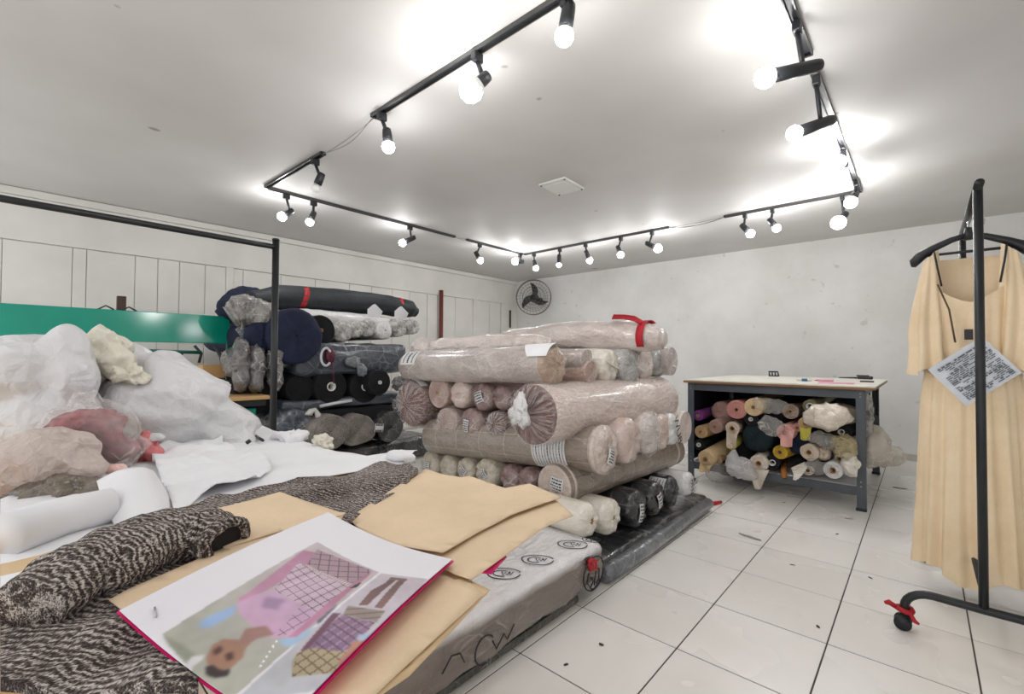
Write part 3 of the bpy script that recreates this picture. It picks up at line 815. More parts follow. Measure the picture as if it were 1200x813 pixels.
# ---------------------------------------------------------------- white printed box-shaped bale by the table
def bag_mat(name, col, sc_=7, rough=.32):
    t = MT(name); v = t.coord(); ln, ht = crease(t, v, sc_, .6)
    t.set(Base_Color=t.mix(t.math('MULTIPLY', ln, .4), tuple(c*.86 for c in col[:3])+(1,), col), Roughness=rough)
    t.bump(t.math('ADD', ht, t.math('MULTIPLY', t.noise(v, sc_*2, 4, .6), .6)), .6, .03); return t.m
BAG = bag_mat('white_bag_film', C3(226, 226, 228))
def bale_mat():
    t = MT('bale_film'); v = t.coord(); 
    r1, n = crease(t, t.n('Mapping', {'Vector': v, 'Scale': (1, .5, 1.4)}).outputs[0], 9)
    s = t.n('SeparateXYZ', {'Vector': t.n('TexCoord').outputs['Object']})
    up = t.ramp(s.outputs[2], [(.20, 0.0), (.238, 1.0)])     # whitish at the top, taupe lower down the sides
    side = t.mix(t.math('MULTIPLY', r1, .7), C3(118, 106, 98), C3(206, 198, 192))
    top = t.mix(t.math('MULTIPLY', r1, .25), C3(232, 230, 232), C3(212, 208, 210))
    t.set(Base_Color=t.mix(up, side, top), Roughness=.25); t.bump(t.math('ADD', t.math('ADD', n, r1), t.math('MULTIPLY', t.noise(v, 13, 5, .65, .8), 1.5)), .6, .02)
    t.b.inputs['Coat Weight'].default_value = .4; return t.m
bm = bmesh.new(); box_bm(bm, (-.50, -1.25, .045), (-.005, .20, .25), .035, 3)
bmesh.ops.subdivide_edges(bm, edges=[e for e in bm.edges if e.calc_length() > .12], cuts=5, use_grid_fill=True)
bmesh.ops.subdivide_edges(bm, edges=[e for e in bm.edges if e.calc_length() > .1], cuts=2, use_grid_fill=True)
for v in bm.verts:
    v.co += Vector((.010*fbm(v.co, 5, 3, 4)+.008*ridge(v.co, 7, 2, 2), .006*fbm(v.co, 6, 2, 7), .008*fbm(v.co, 4, 3, 9)+(.02*ridge((v.co.x*2, v.co.y*.7, v.co.z*2), 6, 3, 5) if v.co.z < .2 else .003*ridge(v.co, 6, 2, 5))))
    if v.co.y > .1 and v.co.x > -.1: v.co.z -= .25*(v.co.y-.1)*(v.co.x+.1)*10*.3
    v.co.z = max(.035, v.co.z)
bale = bm_obj('fabric_bale', bm, bale_mat(), None, True); tag(bale, 'box-shaped bale in white film printed with ringed black letters, beside the floor tiles', 'fabric bale')
def ring_path(c, rx, ry, gap=0.0, n=28, wob=.004):
    return [(c[0]+(rx+wob*sin(3*a))*cos(a), c[1]+(ry+wob*cos(2*a))*sin(a), c[2]) for a in np.linspace(gap, 2*pi, n)]
def stamp_flat(cx, cy, cz, s, parent, rot):
    """ringed letters printed on the top of the bale"""
    v, f = tube_geo(ring_path((0, 0, 0), s, s*.72, .35), .0032, 5); V = list(v); F = list(f)
    v2, f2 = tube_geo([(s*.50*cos(a)-s*.12, s*.36*sin(a), 0) for a in np.linspace(.9, 5.2, 16)], .003, 5); o = len(V); V += v2; F += [tuple(i+o for i in q) for q in f2]
    for pl in ([(-.12, .22), (-.02, -.22), (.10, .16), (.22, -.2), (.34, .26)], [(.36, .22), (.42, -.16), (.56, .26)]):
        v2, f2 = tube_geo([(s*a, s*b, 0) for a, b in pl], .003, 5); o = len(V); V += v2; F += [tuple(i+o for i in q) for q in f2]
    m = Matrix.Translation((cx, cy, cz)) @ Matrix.Rotation(rot, 4, 'Z') @ Matrix.Diagonal((1, 1, .25, 1))
    return mesh_obj('printed_mark', [m @ p for p in V], F, INK, parent)
for (x, y, z) in ((-0.133, -0.407, 0.256), (-0.107, -0.207, 0.256), (-0.086, 0.043, 0.256)): stamp_flat(x, y, z+.001, .072, bale, .62)
stamp_flat(-.055, .165, .252, .045, bale, .6)
def side_mark(paths, mat, parent, rad=.003):
    V, F = [], []
    for p in paths:
        v, f = tube_geo(p, rad, 5); o = len(V); V += v; F += [tuple(i+o for i in q) for q in f]
    return mesh_obj('printed_mark', V, F, mat, parent)
xs = .012
c0 = (.08, .135)
side_mark([[(xs, c0[0]+.09*cos(a), c0[1]+.078*sin(a)) for a in np.linspace(.3, 6.2, 26)],
           [(xs, .035, .15), (xs, .02, .11), (xs, .05, .075), (xs, .075, .10), (xs, .05, .125)], [(xs, .085, .075), (xs, .10, .15), (xs, .13, .14), (xs, .125, .09), (xs, .10, .08)],
           [(xs, .05, .07), (xs, .08, .06), (xs, .12, .075)]], INK, bale, .0035)
side_mark([[(xs+.002, .03, .20), (xs+.002, .05, .165), (xs+.002, .085, .155), (xs+.002, .09, .19), (xs+.002, .055, .205), (xs+.002, .03, .20)], [(xs+.002, .05, .19), (xs+.002, .075, .175)]], plain('red_print', C3(176, 24, 36), .5), bale, .013)
side_mark([[(xs, -.66+.05*cos(a), .115+.05*sin(a)) for a in np.linspace(.6, 4.9, 14)], [(xs, -.62, .13), (xs, -.6, .09), (xs, -.56, .13), (xs, -.54, .10), (xs, -.50, .14)], [(xs, -.86, .13), (xs, -.82, .17), (xs, -.78, .16), (xs, -.76, .12)]], INK, bale, .003)
box('dark_base', (-.48, -1.2, .003), (-.03, .02, .04), fabric('olive_black_pack', C3(34, 36, 32), C3(74, 76, 66), 40, film=.3), bale, .012)
# ---------------------------------------------------------------- dark stack by the left wall
DS = 'dark rolls in the stack by the left wall'
HX = (-1, 0, 0)
sk = [
 ((-3.28, 0.519, 1.431, 0.1154), SQUIG, 'first silver-white wrapped roll end in the row, right of the black roll'),
 ((-3.28, 0.673, 1.456, 0.0909), SQUIG, 'second silver-white wrapped roll end in the light row of the dark stack'),
 ((-3.28, 0.825, 1.482, 0.1023), SQUIG, 'third silver-white wrapped roll end in the light row of the dark stack'),
 ((-3.25, 0.997, 1.461, 0.1045), WHITEW, 'roundest white roll end in the light row, fourth from the left'),
 ((-3.28, 1.219, 1.502, 0.1084), SQUIG, 'fifth grey-white roll end in the light row of the dark stack'),
 ((-3.25, 1.388, 1.519, 0.0904), SQUIG, 'last grey roll end at the right of the light row'),
]
for i, (p, f, lb) in enumerate(sk): roll(p, HX, 1.3, f, lb, core=.012 if i % 2 else 0, end='dome', group=DS, amp=.05, seed=100+i)
softroll('fabric_roll', [(-3.5, -0.304, 1.691), (-3.55, 0.007, 1.741), (-3.6, 0.664, 1.78), (-3.6, 1.206, 1.79), (-3.6, 1.549, 1.766), (-3.6, 1.666, 1.732)], [.10, .15, .155, .14, .125, .07], fabric('black_wrapped_soft', C3(18, 22, 25), C3(44, 52, 56), 60, .6, .5), 'long black roll with two red ties, topmost of the dark stack', .88, 4, DS, .035)
for i, (a, b, c, r_) in enumerate(((351, 337, 351, .153), (463, 346, 360, .132))):
    q = (-3.57, 0.192, 1.752) if i == 0 else (-3.6, 1.361, 1.772)
    tag(band('ribbon', [(q[0]+cos(t)*r_*1.03, q[1]+.03*sin(t*1.3), q[2]+sin(t)*r_*.92) for t in np.linspace(-.7, 2.4, 18)], .055, (0, 1, .1), RED, None), ('red tie round the long black roll, near the pipe post', 'red tie round the right end of the long black roll')[i], 'ribbon', 'red ties on the black roll')
softroll('fabric_roll', [(-3.72, -0.443, 1.533), (-3.72, -0.38, 1.619), (-3.8, -0.267, 1.718), (-3.9, -0.108, 1.758)], [.10, .14, .15, .12], NAVY, 'dark navy roll end behind the left end of the long black roll', .95, 6, DS, .04)
softroll('fabric_roll', [(-3.42, -0.041, 1.544), (-3.42, 0.207, 1.56), (-3.45, 0.893, 1.559), (-3.5, 1.557, 1.527)], [.09, .105, .10, .07], WHITEW, 'white wrapped roll lying under the long black roll', .85, 9, DS, .04)
for i, (cx, cy) in enumerate(((437, 366), (468, 368))):
    q = Vector((-3.36, 0.913, 1.661) if i == 0 else (-3.4, 1.287, 1.671))
    vv = [q+Vector((.05*a*(1-b)+.02, .16*(a-.5), .10*(1-abs(a-.45)*1.6)*(1-b)-.05*b)) for a in np.linspace(0, 1, 7) for b in np.linspace(0, 1, 5)]
    ff = [(a*5+b, a*5+b+1, (a+1)*5+b+1, (a+1)*5+b) for a in range(6) for b in range(4)]
    tag(mesh_obj('paper_flap', vv, ff, PAPERW, None), ('white peaked paper flap standing on the white roll of the dark stack', 'smaller white paper flap at the right end of the white roll')[i], 'paper', 'paper flaps on the dark stack')
softroll('film_bundle', [(-3.36, -0.5, 1.51), (-3.34, -0.411, 1.569), (-3.3, -0.276, 1.553), (-3.3, -0.103, 1.517)], [.10, .15, .14, .07], fabric('grey_film_bundle', C3(96, 94, 92), C3(170, 166, 162), 90, film=.75, fold=16), 'crinkled clear-film bundle at the upper left of the dark stack', 1.0, 12, DS, .12, cat='bundle')
tube('film_tail', [(-3.3, -0.428, 1.413), (-3.27, -0.423, 1.337), (-3.25, -0.449, 1.268), (-3.25, -0.414, 1.208)], [.05, .018, .03, .05], CLEARG, bpy.data.objects['film_bundle'], 10)
roll((-3.2, 0.245, 1.425, 0.1511), HX, 1.3, BLACKF, 'black roll end right of the big navy roll', core=.02, end='spiral', group=DS, seed=120)
roll((-3.1, -0.035, 1.354, 0.26), Vector((-1, .0, 0)), 1.4, NAVY, 'big round navy roll end bulging out of the dark stack', end='dome', group=DS, seed=121, amp=.03)
roll((-3.18, -0.293, 1.347, 0.1372), HX, 1.3, NAVY, 'navy roll half hidden behind the pipe post', end='dome', group=DS, seed=122, amp=.04)
BUN = fabric('grey_bagged', C3(44, 44, 48), C3(128, 126, 128), 80, film=.7, fold=14)
for i, (px, lb) in enumerate(((281, 'first grey bagged roll end hanging at the left of the dark stack'), (297, 'second grey bagged roll end hanging at the left of the dark stack'), (319, 'third grey bagged roll end, beside the pipe post'))):
    ctr = ((-3.22, -0.462, 1.111), (-3.2, -0.346, 1.088), (-3.2, -0.188, 1.086))[i]
    bm = blob_geo(ctr, [((ctr[0], ctr[1], ctr[2]+.05), (.12, .075, .16)), ((ctr[0]+.03, ctr[1], ctr[2]-.12), (.09, .065, .13)), ((ctr[0]-.2, ctr[1], ctr[2]), (.2, .08, .14))], .03, 9, i*3.3, None, 4)
    tag(bm_obj('bagged_roll', bm, BUN, None, True), lb, 'bagged roll', DS)
sl = bmesh.new(); A_ = (-3.15, -0.026, 1.069); B_ = (-3.2, 1.228, 0.992)
box_bm(sl, (-4.6, A_[1], .98), (-3.17, B_[1]+.03, 1.30), .09, 4)
bmesh.ops.subdivide_edges(sl, edges=[e for e in sl.edges if e.calc_length() > .3], cuts=9, use_grid_fill=True)
for v in sl.verts: v.co += Vector((.012*ridge(v.co, 6, 2, 1), .012*fbm(v.co, 4, 2, 2), .018*fbm(v.co, 3, 3, 3)+.008*ridge(v.co, 9, 2, 3)))
slate = tag(bm_obj('fabric_pack', sl, SLATE, None, True), 'wide slate-grey pack in glossy film across the middle of the dark stack', 'fabric pack', 'packs in the dark stack')
q = Vector((-3.12, 0.287, 1.165))
tube('white_loop', [q+Vector((.01, .05*cos(a)-.03, .085*sin(a))) for a in np.linspace(.6, 5.6, 18)], .012, plain('clear_loop', C3(214, 214, 218), .3), slate, 8)
bm = blob_geo(q+Vector((-.01, .02, .01)), [(q+Vector((-.01, .02, .01)), (.035, .05, .085))], .004, 8, 2, None, 3); bm_obj('crimson_tab', bm, plain('crimson', C3(88, 18, 44), .5), slate, True)
tube('crimson_cord', [q+Vector((.01, .03, -.05)), q+Vector((.03, .035, -.15)), q+Vector((.035, .04, -.26))], .006, bpy.data.materials['crimson'], slate, 6)
for i, (p, lb, co) in enumerate((
 ((-3.25, 0.076, 0.861, 0.1394), 'black roll end low beside the pipe post in the dark stack', 0),
 ((-3.2, 0.358, 0.867, 0.1706), 'black roll end with a pale crescent core, left one of the pair', .045),
 ((-3.2, 0.735, 0.849, 0.172), 'black roll end with a pale crescent core, right one of the pair', .045),
 ((-3.08, 0.833, 0.896, 0.1356), 'smaller black roll end with a small white ring core, right of the pair', .02),
 ((-3.35, -0.283, 0.819, 0.1878), 'black roll end behind the wooden board of the green machine', 0))):
    o = roll(p, HX, 1.3, BLACKF, lb, core=co, end='spiral', group=DS, seed=130+i, coremat=COREW)
bm = blob_geo((-2.9, 0.987, 0.906), [((-2.9, 0.955, 0.89), .075), ((-2.9, 1.062, 0.967), .05), ((-3.1, 1.16, 0.816), .09)], .03, 12, 5, None, 4)
tag(bm_obj('film_bundle', bm, BUN, None, True), 'grey twisted film end squeezed between the dark stack and the central stack', 'bundle', DS)
bm = blob_geo((-3.1, 0.596, 1.079), [((-3.12, 0.55, 1.114), (.03, .09, .06)), ((-3.1, 0.635, 1.034), (.03, .06, .075))], .015, 12, 8, None, 4)
tag(bm_obj('film_flap', bm, fabric('flap_film', C3(60, 66, 74), C3(120, 126, 132), 60, film=.6), None, True), 'clear film flap hanging over the pair of black roll ends', 'plastic film', DS)
def slab(lo, hi, mat, label, s, bev=.05, amp=.012):
    b_ = bmesh.new(); box_bm(b_, lo, hi, bev, 3); bmesh.ops.subdivide_edges(b_, edges=[e for e in b_.edges if e.calc_length() > .25], cuts=8, use_grid_fill=True)
    for v in b_.verts:
        v.co += Vector((amp*fbm(v.co, 5, 3, s), amp*fbm(v.co, 5, 2, s+3), amp*fbm(v.co, 4, 3, s+5)+amp*.6*ridge(v.co, 8, 2, s))); v.co.z = max(.003, v.co.z)
    return tag(bm_obj('fabric_pack', b_, mat, None, True), label, 'fabric pack', 'packs in the dark stack')
thin = slab((-4.6, (-3.2, -0.115, 0.716)[1], .64), (-3.2, (-3.2, 1.14, 0.668)[1]+.1, .745), SLATE, 'thin dark film pack with a white paper strip under the crescent rolls', 2, .03, .02)
slab((-4.6, (-3.2, -0.173, 0.604)[1], .40), (-3.17, (-3.2, 1.141, 0.572)[1]+.1, .63), BLACKF, 'matt black pack low in the dark stack', 4, .04)
slab((-4.7, -.2, .003), (-3.12, 1.6, .24), BLACKW, 'lowest flat black pack in glossy film on the floor, behind the white paper', 6, .05, .02)
tube('paper_strip', [(-3.18, 0.237, 0.682), (-3.17, 0.407, 0.704), (-3.18, 0.569, 0.717)], .016, PAPERW, thin, 8)
kn = [(-3.1, 0.061, 0.63), (-3.06, 0.091, 0.647), (-3.08, 0.141, 0.665), (-3.06, 0.165, 0.616), (-3.08, 0.159, 0.542)]
tag(tube('film_knot', kn, [.012, .035, .02, .03, .008], COREW, None, 8), 'white knotted film end sticking out of the black pack', 'plastic film')
tag(roll((-3.1, -0.038, 0.506, 0.1883), HX, 1.2, fabric('blue_striped', C3(36, 46, 58), C3(92, 104, 116), 60, film=.7, fold=10), 'blue-grey roll in streaky film beside the pipe post, low down', end='dome', group=DS, seed=141), None)
roll((-2.95, 0.238, 0.451, 0.1769), HX, 1.3, GREYF, 'round grey tweed roll end at the foot of the dark stack', core=0, end='spiral', group=DS, seed=142, amp=.06, sq=(1.1, .92))
sqr = roll((-3.0, 0.557, 0.432, 0.1538), HX, 1.3, GREYF, 'squarish grey tweed roll end at the foot of the dark stack', core=0, end='spiral', group=DS, seed=143, amp=.07, sq=(1.25, 1))
end_label(sqr, -.22, -.0, .10, .085, .15, 2, -.02, 3)
roll((-3.05, 0.956, 0.417, 0.1649), HX, 1.3, BLACKW, 'black roll with a small ring core at the foot of the dark stack', core=.02, end='spiral', group=DS, seed=144, coremat=STEEL)
# ---------------------------------------------------------------- green machine
GREEN = plain('green_enamel', C3(2, 150, 128), .14, 0, .04, 3, spec=.8)
DGREEN = plain('dark_green', C3(20, 96, 84), .4)
mo = empty('machine_stand', (-3.75, -1.0, 0), 'green enamelled machine with a wide panel, wooden block and board, by the left wall', 'machine')
def mb(name, lo, hi, mat, bev=.004): return box(name, tuple(a-b for a, b in zip(lo, (-3.75, -1.0, 0))), tuple(a-b for a, b in zip(hi, (-3.75, -1.0, 0))), mat, mo, bev, 2)
def mtube(name, path, r_, mat, n=10): return tube(name, [Vector(p)-Vector((-3.75, -1.0, 0)) for p in path], r_, mat, mo, n)
yR = (-3.7, -0.397, 1.388)[1]
pn = mb('panel', (-3.76, -2.6, 1.285), (-3.70, yR, 1.545), GREEN, .006)
for v in pn.data.vertices: v.co.x -= .09*(v.co.z-1.285)       # leans back a little
mb('upright', (-3.74, yR-.025, .0), (-3.705, yR-.002, 1.29), DGREEN); mb('upright', (-3.76, -2.55, 0), (-3.70, -2.5, 1.29), DGREEN)
mtube('rod', [(-3.66, -1.043, 1.21), (-3.66, -0.639, 1.199)], .016, DGREEN)
for px_ in ((-3.66, -1.009, 1.21), (-3.66, -0.787, 1.198)): mtube('rod_stem', [(px_[0], px_[1], px_[2]+.01), (px_[0]-.01, px_[1], px_[2]-.10)], .012, BLACK, 8)
mtube('lever', [(-3.68, -0.688, 1.26), (-3.66, -0.639, 1.191), (-3.66, -0.657, 1.106)], .012, BLACK, 8)
mtube('lever', [(-3.7, -0.522, 1.264), (-3.68, -0.477, 1.161), (-3.68, -0.453, 0.985)], .016, BLACK, 8)
a_ = (-3.62, -0.64, 1.053); b_ = (-3.62, -0.464, 1.05)
mb('wooden_block', (-3.78, a_[1], a_[2]-.085), (-3.6, b_[1], a_[2]+.035), WOOD)
p1 = (-3.42, -0.526, 0.874); p2 = (-3.0, -0.281, 0.839)
mb('board', (-3.72, -1.6, .80), (-3.0, p2[1], .83), WOOD, .003)
mb('board_rail', (-3.70, -1.6, .745), (-3.03, p2[1]-.03, .799), BLACK)
a_ = (-3.12, -0.467, 0.676); b_ = (-3.12, -0.339, 0.664)
mb('motor_box', (-3.45, a_[1]-.2, .45), (-3.12, b_[1]-.02, .72), GREEN, .008)
mtube('bolt', [(-3.125, b_[1]-.08, .64), (-3.11, b_[1]-.08, .64)], .016, STEEL, 8)
q = (-3.78, -1.187, 1.586)
mb('spool_pin', (q[0]-.02, q[1]-.03, 1.54), (q[0]+.02, q[1]+.03, (-3.78, -1.189, 1.665)[2]), plain('brown_pin', C3(72, 52, 44), .6))
for px_ in ((-3.73, -1.289, 1.532), (-3.73, -1.144, 1.529)): mtube('thread_hook', [(px_[0], px_[1]-.05, 1.54), (px_[0], px_[1], 1.575), (px_[0], px_[1]+.05, 1.545)], .007, BLACK, 6)
# ---------------------------------------------------------------- work table with rolls under it
wt = empty('work_table', (.2, 3.3, 0), 'white-topped work table on grey angle-iron legs, stuffed with rolls', 'table')
def wbx(name, lo, hi, mat, bev=.002, par=None): return box(name, tuple(a-b for a, b in zip(lo, (.2, 3.3, 0))), tuple(a-b for a, b in zip(hi, (.2, 3.3, 0))), mat, par or wt, bev, 1)
TX0, TX1, TY0, TY1, TZ = -.52, .94, 2.56, 4.2, .966
top_ = wbx('tabletop', (TX0, TY0, TZ-.012), (TX1, TY1, TZ), plain('laminate', C3(226, 222, 210), .35), .002)
wbx('edge_band', (TX0, TY0, TZ-.03), (TX1, TY1, TZ-.0125), plain('wood_edge', C3(150, 112, 76), .6), .002, None)
GREYP = plain('grey_paint', C3(86, 92, 100), .5, 0, .08, 6)
LX = (-.46, .845); LY = (2.60, 4.12)
for x in LX:
    for y in LY:
        s = 1 if x < 0 else -1; sy = 1 if y < 3 else -1
        bm = bmesh.new(); box_bm(bm, (x-.2-s*.028, y-3.3-.003, .0), (x-.2+s*.028, y-3.3+.003, TZ-.03)); box_bm(bm, (x-.2-s*.028-.003, y-3.3 if sy > 0 else y-3.3-.055, 0), (x-.2-s*.028+.003, y-3.3+.055 if sy > 0 else y-3.3, TZ-.03))
        lg = bm_obj('leg', bm, GREYP, wt)
        box('foot_cap', (x-.2-.034, y-3.3-.012, 0), (x-.2+.034, y-3.3+.03, .022), BLACK, lg, .003, 1)
        for z in (.88, .905, .19, .225):
            if y < 3: tube('bolt', [(x-.2, y-3.3-.003, z), (x-.2, y-3.3-.009, z)], .007, CHROME, lg, 8)
wbx('apron', (LX[0]-.02, 2.604, .865), (LX[1]+.02, 2.612, .933), GREYP); wbx('apron', (LX[0]-.02, 4.11, .865), (LX[1]+.02, 4.118, .933), GREYP)
for x in LX: wbx('side_rail', (x-.004, 2.6, .865), (x+.004, 4.12, .933), GREYP)
wbx('shelf', (LX[0]+.01, 2.612, .168), (LX[1]-.01, 4.1, .186), PAPERW); wbx('shelf_rail', (LX[0]-.02, 2.604, .115), (LX[1]+.02, 2.612, .183), GREYP); wbx('shelf_rail', (LX[0]-.02, 4.11, .115), (LX[1]+.02, 4.118, .183), GREYP)
wbx('dark_back_cover', (LX[0]+.02, 3.86, .19), (LX[1]-.02, 3.875, .90), plain('dark_cover_navy', C3(26, 32, 44), .8)); wbx('dark_end_cover', (LX[0]-.012, 2.66, .19), (LX[0]-.004, 4.08, .86), bpy.data.materials['dark_cover_navy'])  # dark covers added so the space under the table stays dark
UT = 'rolls under the work table'
def c2(a, b, **k): return fabric('cloth_%d_%d_%d' % a, C3(*a), C3(*b), 200, **k)
PURP = c2((84, 30, 92), (136, 64, 140)); PINKD = c2((176, 112, 106), (214, 156, 148)); KCR = c2((206, 176, 130), (236, 212, 172)); TAN = c2((168, 136, 96), (206, 176, 134))
BEIGE = c2((188, 170, 146), (224, 208, 188), film=.3); PINKL = c2((206, 146, 140), (236, 186, 178)); YEL = c2((168, 158, 50), (214, 206, 96)); MUST = c2((168, 132, 28), (212, 178, 60)); OLG = c2((96, 92, 70), (140, 134, 106))
LCREAM = c2((206, 194, 176), (236, 226, 212), film=.25); DTEAL = c2((12, 26, 34), (26, 44, 54)); DROSE = c2((150, 116, 106), (190, 158, 148))
Y_ = (0, 1, 0)
under = [
 ((-0.394, 2.6, 0.623, 0.0489), PURP, .015, 'purple roll end at the far left under the work table'),
 ((-0.225, 2.56, 0.54, 0.063), DROSE, .016, 'dusty rose roll end under the purple one, sloping back'),
 ((-0.038, 2.55, 0.713, 0.084), PINKD, .018, 'salmon pink spiral roll end near the top under the work table'),
 ((0.102, 2.55, 0.747, 0.0784), KCR, .017, 'cream roll end right of the salmon pink one'),
 ((-0.356, 2.56, 0.478, 0.0603), TAN, .013, 'tan roll end low left under the work table, beside the table leg'),
 ((-0.068, 2.53, 0.545, 0.0611), BEIGE, .022, 'whitish beige roll with a draped cloth end, middle left under the table'),
 ((0.073, 2.58, 0.637, 0.0603), BLACKF, .018, 'black roll with a pale ring core below the cream roll end'),
 ((0.346, 2.53, 0.554, 0.0677), PINKL, .016, 'light pink roll end with a dangling cloth strip'),
 ((-0.076, 2.53, 0.399, 0.0459), YEL, .016, 'small yellow roll end under the draped beige roll'),
 ((-0.373, 2.56, 0.355, 0.0483), BLACKF, .02, 'black roll with a white ring core by the left table leg'),
 ((-0.29, 2.5, 0.242, 0.0787), KCR, .022, 'cream roll with a flaring end at the lower left under the table'),
 ((-0.2, 2.55, 0.239, 0.0391), TAN, .012, 'small tan roll end beside the flaring cream one'),
 ((0.152, 2.5, 0.273, 0.0732), LCREAM, .024, 'pale roll end with a pointed cloth corner hanging over the shelf'),
 ((0.308, 2.53, 0.386, 0.0574), MUST, .02, 'mustard yellow roll end in the middle under the table'),
 ((0.246, 2.55, 0.287, 0.0582), BLACKF, .026, 'black roll with a large pale ring core above the shelf'),
 ((0.52, 2.55, 0.787, 0.0521), OLG, .026, 'grey-olive roll with a pale tube end, upper right under the table'),
 ((0.723, 2.6, 0.596, 0.0676), BLACKF, .022, 'black roll with a white ring core near the right leg'),
 ((0.49, 2.55, 0.645, 0.0524), TAN, .02, 'tan roll end with a yellow lining left of the large cream bundle'),
 ((0.426, 2.57, 0.601, 0.0354), PINKD, .013, 'very small pink roll end beside the light pink one'),
 ((0.515, 2.53, 0.415, 0.0691), BEIGE, .02, 'beige roll end in the lower middle, left of a fallen cloth fold'),
 ((0.606, 2.58, 0.407, 0.055), BEIGE, .0, 'folded beige roll end right of the lower middle beige one'),
 ((0.675, 2.52, 0.3, 0.067), WHITEW, .024, 'white roll end with a brown core on the shelf near the right leg'),
 ((0.713, 2.58, 0.383, 0.0404), SILVER, .02, 'grey roll end above the white one with the brown core'),
 ((0.503, 2.56, 0.264, 0.0418), LCREAM, .016, 'small pale roll end on the shelf, left of the white one'),
 ((0.372, 2.6, 0.728, 0.0648), c2((112, 88, 70), (156, 130, 108), film=.4), .014, 'brown bagged roll end near the top middle under the table'),
 ((0.109, 2.6, 0.474, 0.1278), DTEAL, 0, 'dark teal roll end filling the middle under the table'),
 ((0.422, 2.62, 0.46, 0.093), NAVY, 0, 'navy roll end between the mustard and beige ones'),
 ((-0.231, 2.75, 0.664, 0.0979), DROSE, 0, 'long dusty rose roll lying far back at the upper left under the table'),
 ((0.585, 2.75, 0.627, 0.1), BLACKF, 0, 'black roll behind the large cream bundle'),
 ((-0.185, 2.72, 0.166, 0.1045), BLACKF, 0, 'black roll low behind the clear bags at the left'),
 ((0.193, 2.8, 0.673, 0.1155), BLACKF, 0, 'dark roll far back behind the clear bag at the top middle'),
 ((-0.044, 2.75, 0.302, 0.1028), BLACKF, 0, 'dark roll far back below the yellow roll end'),
 ((0.729, 2.75, 0.447, 0.1043), BEIGE, 0, 'beige roll far back beside the right leg'),
]
for i, (p, f, co, lb) in enumerate(under):
    dd = Vector((.10*sin(i*2.1), 1, .03*cos(i*1.7)))
    if i == 1: dd = Vector((.12, 1, .12))
    if i == 10: dd = Vector((.16, 1, .16))
    if i == 12: dd = Vector((-.03, 1, .04))
    r = p[3]
    o = roll(p, dd, 1.25, f, lb, core=min(co, r*.55) if co else None, end='spiral' if co else 'dome', group=UT, seed=200+i, amp=.06 if f in (BEIGE, LCREAM) else .02, n=22, coremat=COREW if f is BLACKF or f is OLG else CARD)
    if i in (5, 7, 10, 12, 17):                                 # loose cloth end hanging off the roll
        V = []; na, nb = 9, 6
        L = {5: .13, 7: .14, 10: .07, 12: .17, 17: .10}[i]
        for a in range(na):
            for b in range(nb):
                u = a/(na-1); w = b/(nb-1); sp_ = (.8 if i != 12 else 1.15)*r*(1-(.75*u if i == 12 else .25*u))
                V.append((-.012-.02*sin(u*3+w*5)-.018*u, (w-.5)*2*sp_+(.3*r if i == 7 else 0)*-1, r*.55-u*L-.012*sin(w*pi)))
        F = [(a*nb+b, a*nb+b+1, (a+1)*nb+b+1, (a+1)*nb+b) for a in range(na-1) for b in range(nb-1)]
        if i in (5, 10, 12, 17):   # leave the core opening free: the cloth hangs from below it
            V = [(x, y, z-r*1.05) for x, y, z in V]
        mesh_obj('cloth_end', V, F, YEL if i == 17 else f, o)
def bagblob(name, q, sizes, mat, label, cat, s, group=None, amp=.02, fq=10):
    sp_ = [(Vector(q)+Vector(o), r) for o, r in sizes]
    return tag(bm_obj(name, blob_geo(q, sp_, amp, fq, s, None, 4), mat, None, True), label, cat, group)
FILMB = film('bag_film_grey', C3(214, 211, 208), .2, .75, 9)
FILMW = film('bag_film_white', C3(232, 230, 230), .45, .95, 14)
bagblob('clear_bag', (0.242, 2.58, 0.763), [((0, 0, 0), (.13, .1, .06)), ((-.09, 0, .02), (.07, .1, .055))], FILMB, 'clear crinkled bag near the top middle under the work table', 'plastic bag', 1, 'plastic bags under the work table')
bagblob('clear_bag', (0.239, 2.5, 0.61), [((0, 0, 0), (.085, .05, .08)), ((.04, 0, -.02), (.06, .05, .06))], FILMB, 'clear bag with a starry white gather, left of the light pink roll', 'plastic bag', 2, 'plastic bags under the work table')
bagblob('cream_bundle', (0.658, 2.5, 0.714), [((0, 0, 0), (.145, .12, .10)), ((-.06, 0, -.01), (.10, .1, .085)), ((.03, .3, 0), (.15, .25, .10))], LCREAM, 'large round cream bundle at the upper right under the work table', 'bundle', 3, 'plastic bags under the work table', .03, 6)
bagblob('clear_bag', (0.598, 2.52, 0.537), [((0, 0, 0), (.09, .06, .06)), ((.05, 0, -.02), (.06, .06, .06))], FILMB, 'clear bag below the cream bundle', 'plastic bag', 4, 'plastic bags under the work table')
bagblob('clear_bag', (0.755, 2.5, 0.494), [((0, 0, 0), (.08, .06, .09)), ((-.03, 0, .04), (.07, .06, .05))], film('bag_film_gold', C3(206, 192, 150), .3, .85, 10), 'goldish crinkled bag beside the right leg', 'plastic bag', 5, 'plastic bags under the work table')
bagblob('white_bag', (0.027, 2.46, 0.223), [((0, 0, 0), (.11, .08, .085)), ((-.07, 0, .04), (.045, .06, .12)), ((.06, 0, -.05), (.07, .06, .045))], FILMW, 'whitish clear bag bulging over the shelf at the left', 'plastic bag', 6, 'plastic bags under the work table')
bagblob('clear_bag', (-0.192, 2.5, 0.118), [((0, 0, 0), (.09, .07, .06)), ((.0, 0, .05), (.05, .05, .05))], film('bag_film_dim', C3(176, 170, 166), .25, .7, 9), 'dim clear bag hanging below the shelf at the far left', 'plastic bag', 7, 'plastic bags under the work table')
